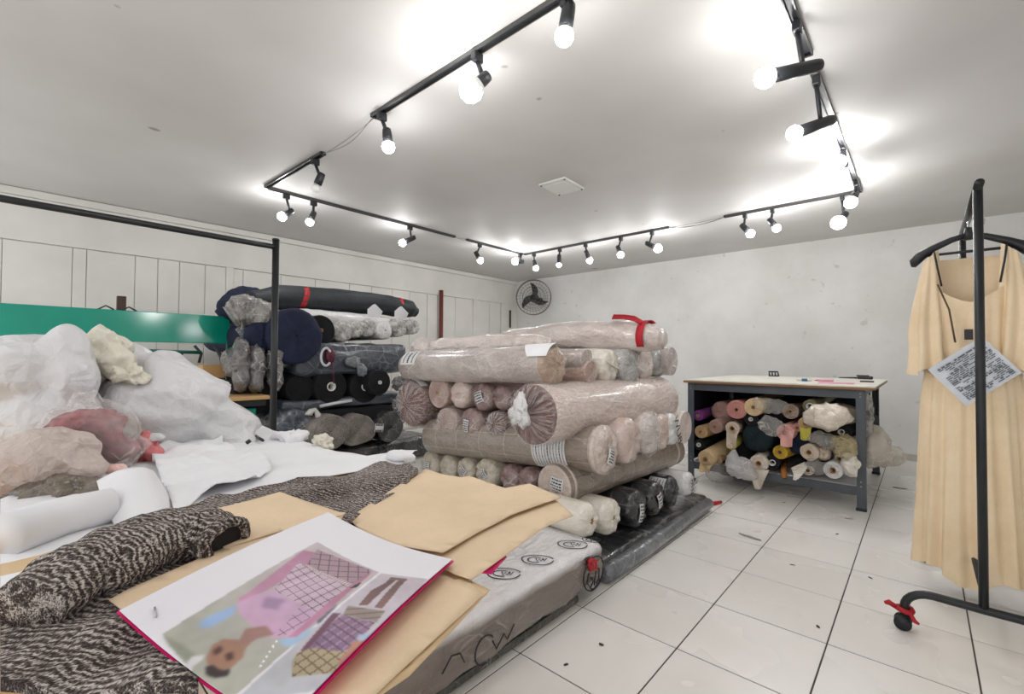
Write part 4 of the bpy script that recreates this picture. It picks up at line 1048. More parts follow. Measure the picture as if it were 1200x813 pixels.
bagblob('clear_bag', (0.584, 2.53, 0.303), [((0, 0, 0), (.10, .06, .05)), ((-.03, 0, .02), (.05, .06, .05))], FILMB, 'small clear bag lying on the shelf beside the white roll', 'plastic bag', 8, 'plastic bags under the work table')
bagblob('white_cloth', (0.796, 2.5, 0.356), [((0, 0, 0), (.055, .05, .085)), ((-.03, .05, .02), (.05, .05, .07))], CREAM, 'white cloth lump on the shelf against the right leg', 'cloth', 9, None, .02)
bagblob('film_bag', (0.898, 2.85, 0.422), [((0, 0, 0), (.13, .2, .12)), ((.02, -.05, .08), (.09, .16, .14)), ((.10, .3, -.05), (.10, .25, .09))], film('bag_film_beige', C3(214, 206, 192), .55, .95, 11), 'beige film bag spilling out at the right end of the work table', 'plastic bag', 10, None, .03, 7)
bagblob('film_strip', (0.864, 2.75, 0.757), [((0, 0, 0), (.045, .1, .17)), ((0, .05, -.12), (.05, .1, .13))], fabric('bag_film_dark', C3(40, 38, 36), C3(190, 186, 178), 26, film=.6, fold=16), 'black and white wrinkled film hanging at the right end of the work table', 'plastic film', 11, None, .03, 9)
def drape(name, pts, mat, label, cat):
    V = [Vector(p) for p in pts]; V += [p+Vector((0, .004, 0)) for p in V]; n = len(pts)//2
    F = [(2*i, 2*i+1, 2*i+3, 2*i+2) for i in range(n-1)]; F += [tuple(a+2*n for a in reversed(f)) for f in F]
    return tag(mesh_obj(name, V, F, mat), label, cat)
drape('cloth_scrap', [(0.384, 2.55, 0.266), (0.483, 2.54, 0.333), (0.412, 2.5, 0.224), (0.509, 2.49, 0.304), (0.411, 2.47, 0.188), (0.494, 2.47, 0.265), (0.431, 2.46, 0.187), (0.454, 2.46, 0.205)], CREAM, 'pale cloth corner folded over the shelf edge in the middle', 'cloth')
tag(tube('orange_tube', [(0.328, 2.58, 0.166), (0.314, 2.62, 0.221), (0.222, 3.2, .22)], [.020, .022, .022], plain('orange_card', C3(190, 122, 62), .7), None, 12), 'orange cardboard tube poking over the shelf edge', 'tube')
# things on the work table
def on(px3): return Vector((px3[0], px3[1], TZ))
q = on((-0.063, 4.073, 0.975))
h_ = empty('wire_gadget', q, 'small dark wire gadget standing on the work table', 'tool')
box('gadget_base', (-.05, -.03, 0), (.05, .03, .012), STEEL, h_, .003, 1)
for i in range(4): tube('gadget_wire', [(-.045+.03*i, -.02, .01), (-.05+.03*i, 0, .05), (-.045+.03*i, .02, .01)], .005, STEEL, h_, 6)
box('gadget_top', (-.055, -.012, .045), (.04, .012, .06), STEEL, h_, .003, 1)
q = on((0.406, 3.079, 0.975))
m_ = empty('marker_pen', q, 'blue and white marker pen lying on the work table', 'pen', None, .15)
tube('pen_body', [(-.07, 0, .010), (.05, 0, .010)], .009, COREW, m_, 10); tube('pen_cap', [(-.03, 0, .012), (.015, 0, .012)], .013, plain('blue_plastic', C3(40, 110, 160), .4), m_, 10)
q = on((0.544, 3.123, 0.975))
p_ = empty('pink_marker', q, 'pink marker pen lying beside the blue one on the work table', 'pen', None, -.05)
tube('pen_body', [(-.05, 0, .011), (.07, 0, .011)], .010, plain('pink_plastic', C3(226, 150, 176), .4), p_, 10); tube('pen_tip', [(-.05, 0, .011), (-.075, 0, .010)], [.008, .004], plain('dark_pink', C3(206, 100, 140), .4), p_, 10)
tag(sheet('pink_strip', [on((0.545, 2.75, 0.967)), on((0.782, 2.831, 0.967)), on((0.771, 3.084, 0.967)), on((0.533, 3.018, 0.967))], TZ+.002, lambda x, y: .001, .0015, bpy.data.materials['pink_plastic'], .05), 'thin pink paper strip lying flat on the work table', 'paper strip')
q = on((0.745, 4.027, 0.985))
t_ = empty('hand_tool', q, 'black hand tool with a long thin tip on the work table', 'tool', None, -.1)
box('handle', (-.035, -.025, 0), (.09, .02, .032), BLACK, t_, .008, 2); box('grip', (-.045, -.018, .028), (.06, .016, .042), STEEL, t_, .004, 1); tube('tip', [(-.04, 0, .012), (-.20, .01, .009)], [.009, .005], STEEL, t_, 8)
q = on((0.836, 3.316, 0.972))
tag(box('black_bar', (q.x-.05, q.y-.012, TZ), (q.x+.05, q.y+.012, TZ+.014), BLACK, None, .003, 1), 'short black bar in front of the black tool on the work table', 'bar')

# ---------------------------------------------------------------- clothes rack and dress on the right
gr = empty('clothes_rack', (1.38, .79, 0), 'black wheeled clothes rack at the right edge, carrying the cream dress', 'rack')
RK = bpy.data.materials['black_pipe']
def gx(p): return Vector(p)-Vector((1.38, .79, 0))
for yy in (.80, 1.76):
    a = 1.137 if yy < 1 else 1.215; pts = [(a, yy, .075), (a, yy, .10)]+[(a+.09-.09*cos(t), yy, .10+.075*sin(t)) for t in np.linspace(.2, pi/2, 6)]
    pts += [(1.38, yy, .172)]+[(1.62-.09*(1-sin(t)) if False else 1.62+.09*sin(t), yy, .10+.072*cos(t)) for t in np.linspace(.1, pi/2, 6)]+[(1.71, yy, .075)]
    tube('foot_tube', [gx(p) for p in pts], .0165, RK, gr, 12)
    for xx in (a, 1.71):
        w = empty('caster', (0, 0, 0), None, None); w.parent = gr; w.location = gx((xx, yy, 0))
        tube('wheel', [(-.006, -.022, .032), (-.006, -.008, .032)], .031, BLACK, w, 18); tube('wheel', [(-.006, .008, .032), (-.006, .022, .032)], .031, BLACK, w, 18)
        tube('caster_hood', [(0, -.014, .05), (0, .014, .05)], .022, BLACK, w, 14); tube('caster_stem', [(0, 0, .05), (0, 0, .085)], .008, STEEL, w, 8)
    tube('post', [gx((1.38, yy, .17)), gx((1.38, yy, 1.88))], .0155, RK, gr, 12)
tube('hanging_rail', [gx((1.38, .72, 1.88)), gx((1.38, 1.84, 1.88))], .0155, RK, gr, 12)
tube('lower_rail', [gx((1.38, .80, .24)), gx((1.38, 1.76, .24))], .012, RK, gr, 10)
rg = tag(tube('ribbon', [(1.137+.026*cos(a), .80+.026*sin(a), .088+.003*sin(2*a)) for a in np.linspace(0, 6.28, 14)], .011, RED, None, 6), 'red scrap of ribbon tied above the rack caster', 'ribbon')
tube('ribbon_tail', [(1.112, .79, .09), (1.085, .785, .105), (1.07, .78, .10)], [.01, .012, .006], RED, rg, 6); tube('ribbon_tail', [(1.155, .78, .085), (1.17, .77, .06), (1.185, .765, .055)], [.008, .009, .005], RED, rg, 6)
DC = (1.38, 1.33)
hg = empty('coat_hanger', (DC[0], DC[1], 1.80), 'black plastic coat hanger holding the cream dress', 'hanger')
def hl(s): return [(s*.0, 0, -.005), (s*.06, 0, -.022), (s*.13, 0, -.055), (s*.175, 0, -.085), (s*.20, 0, -.115), (s*.205, -.0, -.14)]
for s in (-1, 1): tube('shoulder_arm', hl(s), [.012, .015, .018, .025, .024, .010], BLACK, hg, 10)
tube('cross_bar', [(-.165, 0, -.088), (.165, 0, -.088)], .007, BLACK, hg, 8)
tube('hook', [(0, 0, -.01), (0, 0, .05)]+[(.028-.028*cos(t), 0, .052+.03*sin(t)) for t in np.linspace(.2, 3.6, 10)], .004, CHROME, hg, 8)
tube('hanger_neck', [(0, 0, -.03), (0, 0, .03)], [.02, .013], BLACK, hg, 10)
DRESS = fabric('cream_satin', C3(228, 202, 164), C3(244, 224, 192), 320, .5, .08)
dr = empty('dress', (DC[0], DC[1], 1.70), 'long cream dress with flared sleeves hanging on a black hanger', 'dress')
nt, nv = 150, 46
V, F = [], []
for i in range(nv+1):
    for j in range(nt):
        a = 2*pi*j/nt; c, s = cos(a), sin(a)                  # s < 0 faces the viewer
        fr = max(0.0, min(1.0, -s*2.2)); fr = fr*fr*(3-2*fr)
        ztop = 1.69*(1-fr)+(1.455+.085*min(1, abs(c)*1.25)**1.4)*fr-.05*(abs(c)**6)*(1-fr)
        hem = .11+.05*abs(c)+.018*sin(a*5+1)
        u = i/nv; z = ztop+(hem-ztop)*u
        k = max(0.0, min(1.0, (1.55-z)/1.4))
        waist = exp(-((z-1.22)/.16)**2)
        rx = .165-.02*waist+.045*k; ry = .055+.075*k+.01*(1-waist)
        pl = (.018+.13*k)*(.55*cos(a*13+2.2*nz(c*2, s*2, z*.8, 1))+.45*cos(a*21+3*nz(c, s, z, 4)))
        q = 1+pl*.8
        V.append((c*rx*q, s*ry*q*(1+.5*pl), z-1.70))
for i in range(nv):
    for j in range(nt):
        a, b = i*nt+j, i*nt+(j+1) % nt; F.append((a, b, b+nt, a+nt))
body = mesh_obj('gown', V, F, DRESS, dr)
for s in (-1, 1):
    V, F = [], []; nt2, nv2 = 64, 22
    for i in range(nv2+1):
        u = i/nv2
        for j in range(nt2):
            a = 2*pi*j/nt2
            z = 1.70+(1.115-1.70)*u+(.02*sin(a*3) if i > nv2-4 else 0)*u-.03*cos(a)*s*(1-u)
            w = .030+.040*min(1, u*1.6)+(.012*(u-.8)*5 if u > .8 else 0); d_ = .035+.045*u
            q = 1+(.05+.2*u)*cos(a*7+u*1.5)+.06*nz(cos(a)*2, sin(a)*2, u*3, s)
            cx = s*(.139-.0*u+.012*sin(pi*u))
            V.append((cx+cos(a)*w*q, sin(a)*d_*q-.015, z-1.70))
    for i in range(nv2):
        for j in range(nt2):
            a, b = i*nt2+j, i*nt2+(j+1) % nt2; F.append((a, b, b+nt2, a+nt2))
    mesh_obj('sleeve', V, F, DRESS, dr)
for s in (-1, 1): tube('hanging_loop', [(s*.125, -.045, .02), (s*.115, -.07, -.06), (s*.10, -.075, -.16)], .0045, BLACK, dr, 6)
tube('seam_cord', [(-.115, -.085, -.15), (-.075, -.10, -.28), (-.055, -.098, -.44)], .004, plain('brown_seam', C3(96, 74, 56), .7), dr, 6)
# paper sheet pinned to the dress
k0 = Vector((1.223, 1.065, 1.129)); k1 = Vector((1.411, 1.188, 1.286)); k3 = Vector((1.352, 1.104, 0.963)); k2 = k1+(k3-k0)
def quad_sheet(name, a, b, c, d, mat, th, parent=None, n=10, bend=0.0):
    V, F = [], []; nn = (b-a).cross(d-a).normalized()
    for e in (0, 1):
        for i in range(n+1):
            for j in range(n+1):
                u, w = i/n, j/n; p = a*(1-u)*(1-w)+b*u*(1-w)+c*u*w+d*(1-u)*w
                V.append(p+nn*(bend*(4*u*(1-u)-.5)+e*th))
    m = (n+1)**2
    for i in range(n):
        for j in range(n):
            q = i*(n+1)+j; f = (q, q+1, q+n+2, q+n+1); F.append(tuple(reversed(f))); F.append(tuple(t+m for t in f))
    o = mesh_obj(name, V, F, mat, parent); return o, nn
ps, nn = quad_sheet('spec_sheet', k0, k1, k2, k3, plain('bluish_paper', C3(226, 231, 238), .6), .0012, None, 8, .004)
tag(ps, 'printed paper sheet pinned aslant to the cream dress', 'paper')
if nn.dot(Vector((1.2, -1.85, 1.18))-k0) < 0: nn = -nn
V, F = [], []; rn = random.Random(3)
for l in range(22):
    w = .12+.80*l/21; u = .10
    while u < .92:
        ww = rn.uniform(.02, .13); e = min(.94, u+ww)
        if rn.random() < .8:
            b = len(V); hh = .010 if l % 5 else .018
            for uu, vv in ((u, w-hh), (e, w-hh), (e, w+hh), (u, w+hh)): V.append(k0*(1-uu)*(1-vv)+k1*uu*(1-vv)+k2*uu*vv+k3*(1-uu)*vv+nn*(.004*(4*uu*(1-uu)-.5)*1+.0035))
            F.append((b, b+1, b+2, b+3))
        u = e+.02
mesh_obj('lettering', V, F, plain('grey_print', C3(112, 116, 126), .7), ps, False)
tag(box('garment_tag', (1.356, 1.22, 1.272), tuple(Vector((1.356, 1.22, 1.272))+Vector((.03, .004, .05))), BLACK, None), 'small black tag on the dress just above the pinned sheet', 'label')
# ---------------------------------------------------------------- scraps on the floor
def scrap(px3, w, h, rot, mat, label, cat='scrap', name='fabric_scrap', z=.002, s=1):
    rn = random.Random(s); pts = []
    for i in range(9):
        a = 2*pi*i/9; r = rn.uniform(.65, 1.1); x, y = cos(a)*w*r, sin(a)*h*r
        pts.append((px3[0]+x*cos(rot)-y*sin(rot), px3[1]+x*sin(rot)+y*cos(rot)))
    return tag(sheet(name, pts, z+.002, lambda x, y: .003*nz(x*30, y*30, s), .002, mat, .02), label, cat)
rs = [(-0.114, 1.89, 0.01), (-0.102, 1.971, 0.014), (-0.049, 1.97, 0.012), (-0.018, 2.058, 0.012)]
tag(tube('ribbon_scrap', rs, [.008, .016, .018, .012], RED, None, 8), 'red ribbon scrap lying on the floor tiles beside the stack', 'ribbon')
GS = plain('grey_scrap', C3(150, 144, 134), .8); DSC = plain('dark_scrap', C3(60, 56, 54), .8)
scrap((0.345, 1.459, 0.0), .075, .02, -.25, GS, 'long grey paper strip on the floor between stack and work table', 'scrap', 'paper_scrap', s=2)
for i, (q, lb) in enumerate((((0.644, 1.181, 0.0), 'dark thread scrap in the middle of the floor'), ((0.77, 1.908, 0.0), 'tiny dark scrap on the floor below the table leg'), ((0.854, 0.561, 0.0), 'dark scrap on the tiles near the lower edge'), ((0.215, -0.189, 0.0), 'small dark scrap on the tile by the printed bale'), ((0.176, -0.386, 0.0), 'dark thread scrap at the bottom edge near the bale'), ((0.986, 1.29, 0.0), 'tiny dark speck left of the rack caster'), ((0.357, 2.427, 0.0), 'dark scrap on the floor in front of the table shelf'))):
    scrap(q, .014, .006, i*1.1, DSC, lb, s=10+i)
scrap((1.245, 1.233, 0.0), .05, .012, .2, GS, 'grey scrap on the floor behind the rack foot', s=21)
scrap((1.035, 3.616, 0.0), .06, .015, .1, DSC, 'dark strip on the floor at the right end of the work table', s=22)
scrap((0.794, 2.325, 0.0), .03, .01, .4, GS, 'grey scrap beside the front table leg', s=23)
# ---------------------------------------------------------------- cutting table in the foreground
TZ2 = .80
ct = empty('cutting_table', (-.9, -1.65, 0), 'large cutting table under the papers and bags in the foreground', 'table')
def cb(name, lo, hi, mat, bev=.003): return box(name, tuple(a-b for a, b in zip(lo, (-.9, -1.65, 0))), tuple(a-b for a, b in zip(hi, (-.9, -1.65, 0))), mat, ct, bev, 1)
cb('tabletop', (-2.15, -2.25, .765), (.40, -1.0, TZ2), WOOD)
for x in (-2.05, -.42):
    for y in (-2.15, -1.12): cb('leg', (x-.03, y-.03, 0), (x+.03, y+.03, .765), WOOD)
cb('apron', (-2.05, -1.135, .68), (-.42, -1.105, .765), WOOD); cb('apron', (-2.05, -2.165, .68), (-.42, -2.135, .765), WOOD)
tpo = [(p[0], p[1]) for p in [(-0.133, -1.568, 0.804), (-0.153, -1.382, 0.804), (-0.16, -1.131, 0.804), (-0.127, -0.932, 0.804), (-0.231, -0.788, 0.804), (-0.342, -0.785, 0.804), (-0.317, -0.949, 0.804), (-0.577, -0.984, 0.804), (-1.06, -0.95, 0.804), (-1.434, -0.941, 0.804), (-1.288, -1.135, 0.804), (-1.124, -1.331, 0.804), (-0.979, -1.533, 0.804), (-0.772, -1.744, 0.804), (-0.528, -1.847, 0.804), (0.136, -1.847, 0.804), (0.198, -1.755, 0.804)]]
def hp(x, y): return .010+.006*fbm((x, y, 0), 3.5, 3, 1)+.003*ridge((x, y, 0), 5, 2, 2)+.018*exp(-((x+.18)**2+(y+.80)**2)/.006)
tag(sheet('table_paper', tpo, .800, hp, .002, PAPERW, .035), 'large white paper sheet spread across the far side of the cutting table', 'paper sheet')
cpo = [(p[0], p[1]) for p in [(-0.981, -1.476, 0.83), (-1.118, -1.332, 0.83), (-1.078, -1.208, 0.83), (-0.851, -1.26, 0.83), (-0.536, -1.222, 0.83), (-0.334, -1.275, 0.83), (-0.237, -1.353, 0.83), (-0.188, -1.45, 0.83), (-0.16, -1.507, 0.83), (-0.062, -1.583, 0.83), (-0.25, -1.56, 0.83), (-0.569, -1.525, 0.83)]]
def hc(x, y): return .014*fbm((x, y, 0), 8, 3, 5)+.020*max(0, ridge((x, y, .2), 5, 2, 9)-.6)+.008*ridge((x, y, 0), 12, 2, 3)
tag(sheet('crumpled_paper', cpo, .822, hc, .0015, PAPERW, .016), 'crumpled white paper sheet on the table in front of the large white bag', 'paper sheet')
def patch(name, rows, mat, label, cat, n=16, th=.002):
    """smooth sheet through a small grid of points"""
    G = [[Vector(p) for p in r] for r in rows]; nr, nc = len(G), len(G[0])
    def cr(p, t):
        k = min(int(t), len(p)-2); u = t-k; a = p[max(0, k-1)]; b = p[k]; c = p[k+1]; d = p[min(len(p)-1, k+2)]
        return .5*((2*b)+(c-a)*u+(2*a-5*b+4*c-d)*u*u+(3*b-a-3*c+d)*u**3)
    V, F = [], []
    top = []
    for i in range(n+1):
        col = [cr([G[r][c] for r in range(nr)], i/n*(nr-1)) for c in range(nc)]
        for j in range(n+1): top.append(cr(col, j/n*(nc-1)))
    m = (n+1)**2; V = top+[p-Vector((.0, .0, th)) for p in top]
    for i in range(n):
        for j in range(n):
            q = i*(n+1)+j; f = (q, q+1, q+n+2, q+n+1); F.append(f); F.append(tuple(t+m for t in reversed(f)))
    ed = [(j, j+1) for j in range(n)]+[(n*(n+1)+j+1, n*(n+1)+j) for j in range(n)]+[((i+1)*(n+1), i*(n+1)) for i in range(n)]+[(i*(n+1)+n, (i+1)*(n+1)+n) for i in range(n)]
    F += [(b, a, a+m, b+m) for a, b in ed]
    return tag(mesh_obj(name, V, F, mat), label, cat)
patch('curled_card', [[(-0.339, -1.687, 0.865), (-0.252, -1.658, 0.9), (-0.229, -1.618, 0.905), (-0.264, -1.587, 0.885)], [(-0.172, -1.692, 0.845), (-0.135, -1.659, 0.87), (-0.149, -1.607, 0.87), (-0.208, -1.572, 0.845)], [(-0.088, -1.681, 0.808), (-0.041, -1.654, 0.825), (-0.059, -1.607, 0.825), (-0.125, -1.568, 0.808)]], PAPERW, 'curled white card arching beside the tweed coat', 'card')
tag(tube('paper_roll', [(-0.061, -1.843, 0.845), (-0.123, -1.766, 0.845), (-0.144, -1.682, 0.845)], [.042, .040, .038], PAPERW, None, 20), 'white paper roll at the left edge, below the bag of dark foil', 'paper roll')
BIT = bpy.data.materials['black_plastic']
tag(tube('black_stick', [(-0.975, -1.099, 0.825), (-0.846, -1.117, 0.825)], .006, BIT, None, 8), 'short black stick lying on the white paper by the large bag', 'stick')
tag(tube('black_spool', [(-0.862, -1.174, 0.82), (-0.855, -1.163, 0.83)], .008, BIT, None, 10), 'small black spool on the white paper beside the black stick', 'spool')
# ---- tweed coat
def tweed():
    t = MT('tweed'); v = t.coord()
    v1 = t.n('TexVoronoi', {'Vector': t.n('Mapping', {'Vector': v, 'Scale': (640, 240, 380), 'Rotation': (0, 0, .7)}).outputs[0], 'Scale': 1.0}).outputs['Distance']
    n1 = t.noise(v, 150, 3, .75, .6); wv = t.n('TexWave', {'Vector': t.n('Mapping', {'Vector': v, 'Rotation': (0, 0, .9)}).outputs[0], 'Scale': 34.0, 'Distortion': 7.0, 'Detail': 3.0, 'Detail Scale': 1.6}).outputs['Fac']; n2 = t.noise(v, 6, 3, .5)
    f = t.math('ADD', t.math('ADD', t.math('MULTIPLY', v1, .42), t.math('MULTIPLY', t.math('SUBTRACT', wv, .5), .22)), t.math('ADD', t.math('MULTIPLY', n1, .55), t.math('MULTIPLY', n2, .25)))
    col = t.ramp(f, [(.46, C3(42, 34, 32)), (.62, C3(100, 88, 82)), (.80, C3(220, 210, 202))])
    t.set(Base_Color=col, Roughness=.92); t.bump(t.math('ADD', v1, n1), .9, .004); return t.m
TW = tweed()
two = [(p[0], p[1]) for p in [(0.292, -1.847, 0.82), (0.131, -1.784, 0.82), (0.023, -1.678, 0.82), (-0.05, -1.585, 0.82), (-0.128, -1.411, 0.82), (-0.112, -1.157, 0.82), (-0.108, -1.005, 0.82), (-0.032, -0.966, 0.82), (0.058, -0.999, 0.82), (0.161, -1.131, 0.82), (0.238, -1.289, 0.82), (0.357, -1.438, 0.82), (0.373, -1.563, 0.82), (0.443, -1.669, 0.82), (0.625, -1.706, 0.82), (0.47, -1.847, 0.82)]]
def ht(x, y):
    e = .022+.014*fbm((x, y, 0), 7, 3, 3)+.014*ridge((x, y, .3), 4.5, 2, 8)
    e += .034*exp(-(((x-.17)**2)/.020+((y+1.73)**2)/.006))
    return max(.004, e)
coat = tag(sheet('tweed_coat', two, .800, ht, .012, TW, .02), 'dark brown and cream tweed coat spread over the table under the kraft papers', 'coat')
V, F = [], []
slv = [(0.341, -1.826, 0.855), (0.302, -1.784, 0.862), (0.27, -1.734, 0.866), (0.226, -1.662, 0.866), (0.24, -1.609, 0.862), (0.288, -1.587, 0.858)]
o = softroll('sleeve', slv, [.05, .060, .066, .064, .058, .046], TW, None, .72, 4, None, .06)
del o['category']; o.parent = coat
sl_end = Vector(slv[-1]); dv = (Vector(slv[-1])-Vector(slv[-2])).normalized()
d, y, z = frame(dv); mt = Matrix((d, y, z)).transposed().to_4x4(); mt.translation = sl_end
v, f = lathe_geo([(-.01, .050), (.006, .053), (.015, .045), (.016, .036), (.006, .028)], 28)
mesh_obj('cuff', [mt @ Vector((p.x*(1+.5*nz(p.y*30, p.z*30, 1)), p.y*(1+.16*nz(p.y*25, p.z*25, 3)), p.z*.72)) for p in v], f, TW, coat)
v, f = lathe_geo([(.007, .032), (.006, .02), (.005, 0)], 24)
mesh_obj('sleeve_hole_shade', [mt @ Vector((p.x, p.y, p.z*.72)) for p in v], f, plain('painted_hole_shade', C3(26, 22, 22), .9), coat)  # dark disc, stands in for the shade inside the sleeve opening
# ---- kraft pattern papers
def ks(pxl, z, label, mat=KRAFT, und=.0035, s=0, th=.0016, tilt=None, name='pattern_paper'):
    pts = [(p[0], p[1]) for p in pxl]
    cx = sum(p[0] for p in pts)/len(pts); cy = sum(p[1] for p in pts)/len(pts)
    def h(x, y): return und*nz(x*5, y*5, s)+(tilt[0]*(x-cx)+tilt[1]*(y-cy) if tilt else 0)
    return tag(sheet(name, pts, z, h, th, mat, .03), label, 'pattern paper', 'kraft pattern papers')
ks([(0.431, -1.317, 0.804), (0.598, -1.318, 0.804), (0.678, -1.317, 0.804), (0.687, -1.343, 0.804), (0.747, -1.523, 0.804), (0.751, -1.591, 0.804), (0.69, -1.646, 0.804)], .8035, 'lowest kraft pattern paper, its cut edge hanging by the white printed bale', KRAFT2, .001, 1)
ks([(0.427, -1.334, 0.808), (0.618, -1.34, 0.808), (0.624, -1.322, 0.808), (0.686, -1.341, 0.808), (0.737, -1.526, 0.808), (0.753, -1.582, 0.808), (0.692, -1.638, 0.808)], .8075, 'kraft pattern paper with a notched corner, right beside the fashion print', KRAFT, .001, 2)
pk2 = ks([(0.225, -1.305, 0.813), (0.141, -1.117, 0.813), (0.295, -0.975, 0.813), (0.432, -0.848, 0.813), (0.595, -0.955, 0.813), (0.59, -1.054, 0.813), (0.623, -1.221, 0.813), (0.645, -1.326, 0.813), (0.61, -1.333, 0.813), (0.531, -1.331, 0.813), (0.437, -1.341, 0.813)], .8125, 'wide kraft pattern paper reaching furthest toward the floor tiles', KRAFT, .001, 3)
ks([(0.229, -1.328, 0.822), (0.236, -1.307, 0.822), (0.022, -0.942, 0.822), (0.121, -0.951, 0.822), (0.182, -0.933, 0.822), (0.185, -0.905, 0.822), (0.349, -0.923, 0.822), (0.37, -0.846, 0.822), (0.511, -0.887, 0.822), (0.503, -1.068, 0.822), (0.52, -1.197, 0.822), (0.549, -1.308, 0.822), (0.468, -1.342, 0.822), (0.364, -1.353, 0.822)], .822, 'uppermost kraft pattern paper with a wavy far edge, in front of the stack', KRAFT, .004, 4)
tag(sheet('pink_paper', [(p[0], p[1]) for p in [(0.466, -1.281, 0.803), (0.564, -1.191, 0.803), (0.615, -1.207, 0.803), (0.641, -1.276, 0.803), (0.592, -1.303, 0.803)]], .8025, lambda x, y: 0, .001, plain('pink_card', C3(222, 24, 112), .5), .04), 'sliver of hot pink paper peeping out under the wide kraft sheet', 'paper')
ks([(0.056, -1.555, 0.848), (0.047, -1.469, 0.848), (0.032, -1.392, 0.848), (0.295, -1.364, 0.848), (0.298, -1.388, 0.848), (0.295, -1.491, 0.848), (0.302, -1.59, 0.848), (0.177, -1.576, 0.848)], .848, 'kraft paper piece with a curved cut lying on the tweed coat', KRAFT, .003, 5)
ks([(0.371, -1.748, 0.846), (0.354, -1.726, 0.846), (0.296, -1.589, 0.846), (0.243, -1.471, 0.846), (0.279, -1.355, 0.846), (0.328, -1.392, 0.846), (0.343, -1.495, 0.846), (0.395, -1.625, 0.846), (0.432, -1.737, 0.846)], .846, 'long kraft strip along the upper left edge of the fashion print', KRAFT, .002, 6)
ks([(-0.01, -1.847, 0.812), (-0.038, -1.774, 0.812), (-0.051, -1.681, 0.812), (0.03, -1.678, 0.812), (0.099, -1.782, 0.812), (0.159, -1.847, 0.812)], .812, 'tan kraft paper at the left edge, between the paper roll and the tweed coat', KRAFT2, .002, 7)
# ---- fashion print
K = Vector((0.288, -1.396, 0.858)); J = Vector((0.587, -1.319, 0.826)); Lc = Vector((0.444, -1.747, 0.858)); Q = J+(Lc-K)
NU, NV = 220, 312
uu, vv = np.meshgrid((np.arange(NU+1))/NU, (np.arange(NV+1))/NV, indexing='ij')
img = np.empty(uu.shape+(3,)); img[:] = (236, 234, 240)
def inside(poly):
    x = uu; y = vv; c = np.zeros(uu.shape, bool); n = len(poly); j = n-1
    for i in range(n):
        (xi, yi), (xj, yj) = poly[i], poly[j]
        if yi != yj:
            t = ((yi > y) != (yj > y)) & (x < (xj-xi)*(y-yi)/(yj-yi)+xi); c ^= t
        j = i
    return c
def soft(a, k=1):
    a = a.astype(float)
    for _ in range(k):
        b = a.copy(); b[1:-1, 1:-1] = (a[1:-1, 1:-1]*2+a[:-2, 1:-1]+a[2:, 1:-1]+a[1:-1, :-2]+a[1:-1, 2:])/6; a = b
    return a
def paint(poly, col, k=1, col2=None, op=1.0):
    m = soft(inside(poly), int(k*2.6))[..., None]*op
    c = np.array(col, float)
    if col2 is not None:
        vs_ = [p[1] for p in poly]; t = np.clip((vv-min(vs_))/(max(vs_)-min(vs_)), 0, 1)[..., None]; c = c*(1-t)+np.array(col2, float)*t
    img[:] = img*(1-m)+c*m
def lines(poly, col, ang, per, wd, op=.8):
    m = inside(poly); s = uu*cos(ang)*.71+vv*sin(ang); k = (s/per) % 1.0 < wd
    m = soft(m & k, 0)[..., None]*op; img[:] = img*(1-m)+np.array(col, float)*m
P1 = [(0.2624, 0.972), (0.2237, 0.2577), (0.7195, 0.2781), (0.6711, 1.0812), (0.6772, 1.0353), (0.2624, 0.972)]
P1 = [(0.2624, 0.972), (0.2237, 0.2577), (0.7195, 0.2781), (0.7646, 1.0286)]
paint(P1, (200, 186, 192), 1, (176, 178, 164))
paint([(0.3299, 0.8912), (0.3105, 0.8552), (0.3487, 0.7496), (0.392, 0.7938), (0.3781, 0.8797)], (158, 186, 226), 4)
paint([(0.7185, 0.738), (0.7553, 0.673), (0.7869, 0.7436), (0.7402, 0.7959), (0.6724, 0.7916)], (168, 196, 224), 3)
paint([(0.2624, 0.972), (0.3872, 0.9593), (0.4785, 0.962), (0.4719, 0.9901), (0.3394, 0.9851)], (150, 152, 138), 3)
arm1 = [(0.2354, 0.3549), (0.3089, 0.3243), (0.3615, 0.4258), (0.3757, 0.5464), (0.3633, 0.705), (0.3579, 0.7444), (0.3165, 0.7315), (0.3138, 0.6758), (0.2802, 0.5343)]; paint(arm1, (180, 124, 150), 1, (204, 150, 180))
torso = [(0.3931, 0.6204), (0.6882, 0.6206), (0.73, 0.7462), (0.652, 0.7885), (0.5413, 0.7902), (0.4069, 0.7772), (0.3441, 0.7522), (0.3471, 0.6954)]; paint(torso, (204, 170, 200), 2, (214, 172, 204)); paint([(0.4043, 0.6629), (0.4969, 0.6293), (0.5175, 0.69), (0.4472, 0.7119)], (168, 136, 172), 6)
body_ = [(0.3058, 0.4286), (0.6936, 0.4271), (0.6882, 0.6206), (0.3947, 0.6215)]; paint(body_, (196, 172, 186), 1, (206, 178, 196))
lines(body_, (70, 52, 66), .2, .038, .10, .75); lines(body_, (70, 52, 66), .2+1.57, .034, .10, .75); lines(body_, (226, 208, 222), .2, .05, .4, .25)
low = [(0.5748, 0.5851), (0.6882, 0.6206), (0.6835, 0.7571), (0.64, 0.7807), (0.6219, 0.7149)]; lines(low, (92, 66, 86), .2, .038, .10, .6); lines(low, (92, 66, 86), 1.77, .034, .10, .6)
skirt = [(0.2842, 0.3049), (0.4633, 0.2864), (0.6662, 0.2824), (0.6876, 0.3302), (0.6759, 0.4267), (0.5453, 0.4365), (0.3521, 0.4188)]; paint(skirt, (168, 138, 150), 1)
lines(skirt, (84, 62, 76), .95, .04, .14, .6); lines(skirt, (84, 62, 76), 2.5, .04, .14, .6)
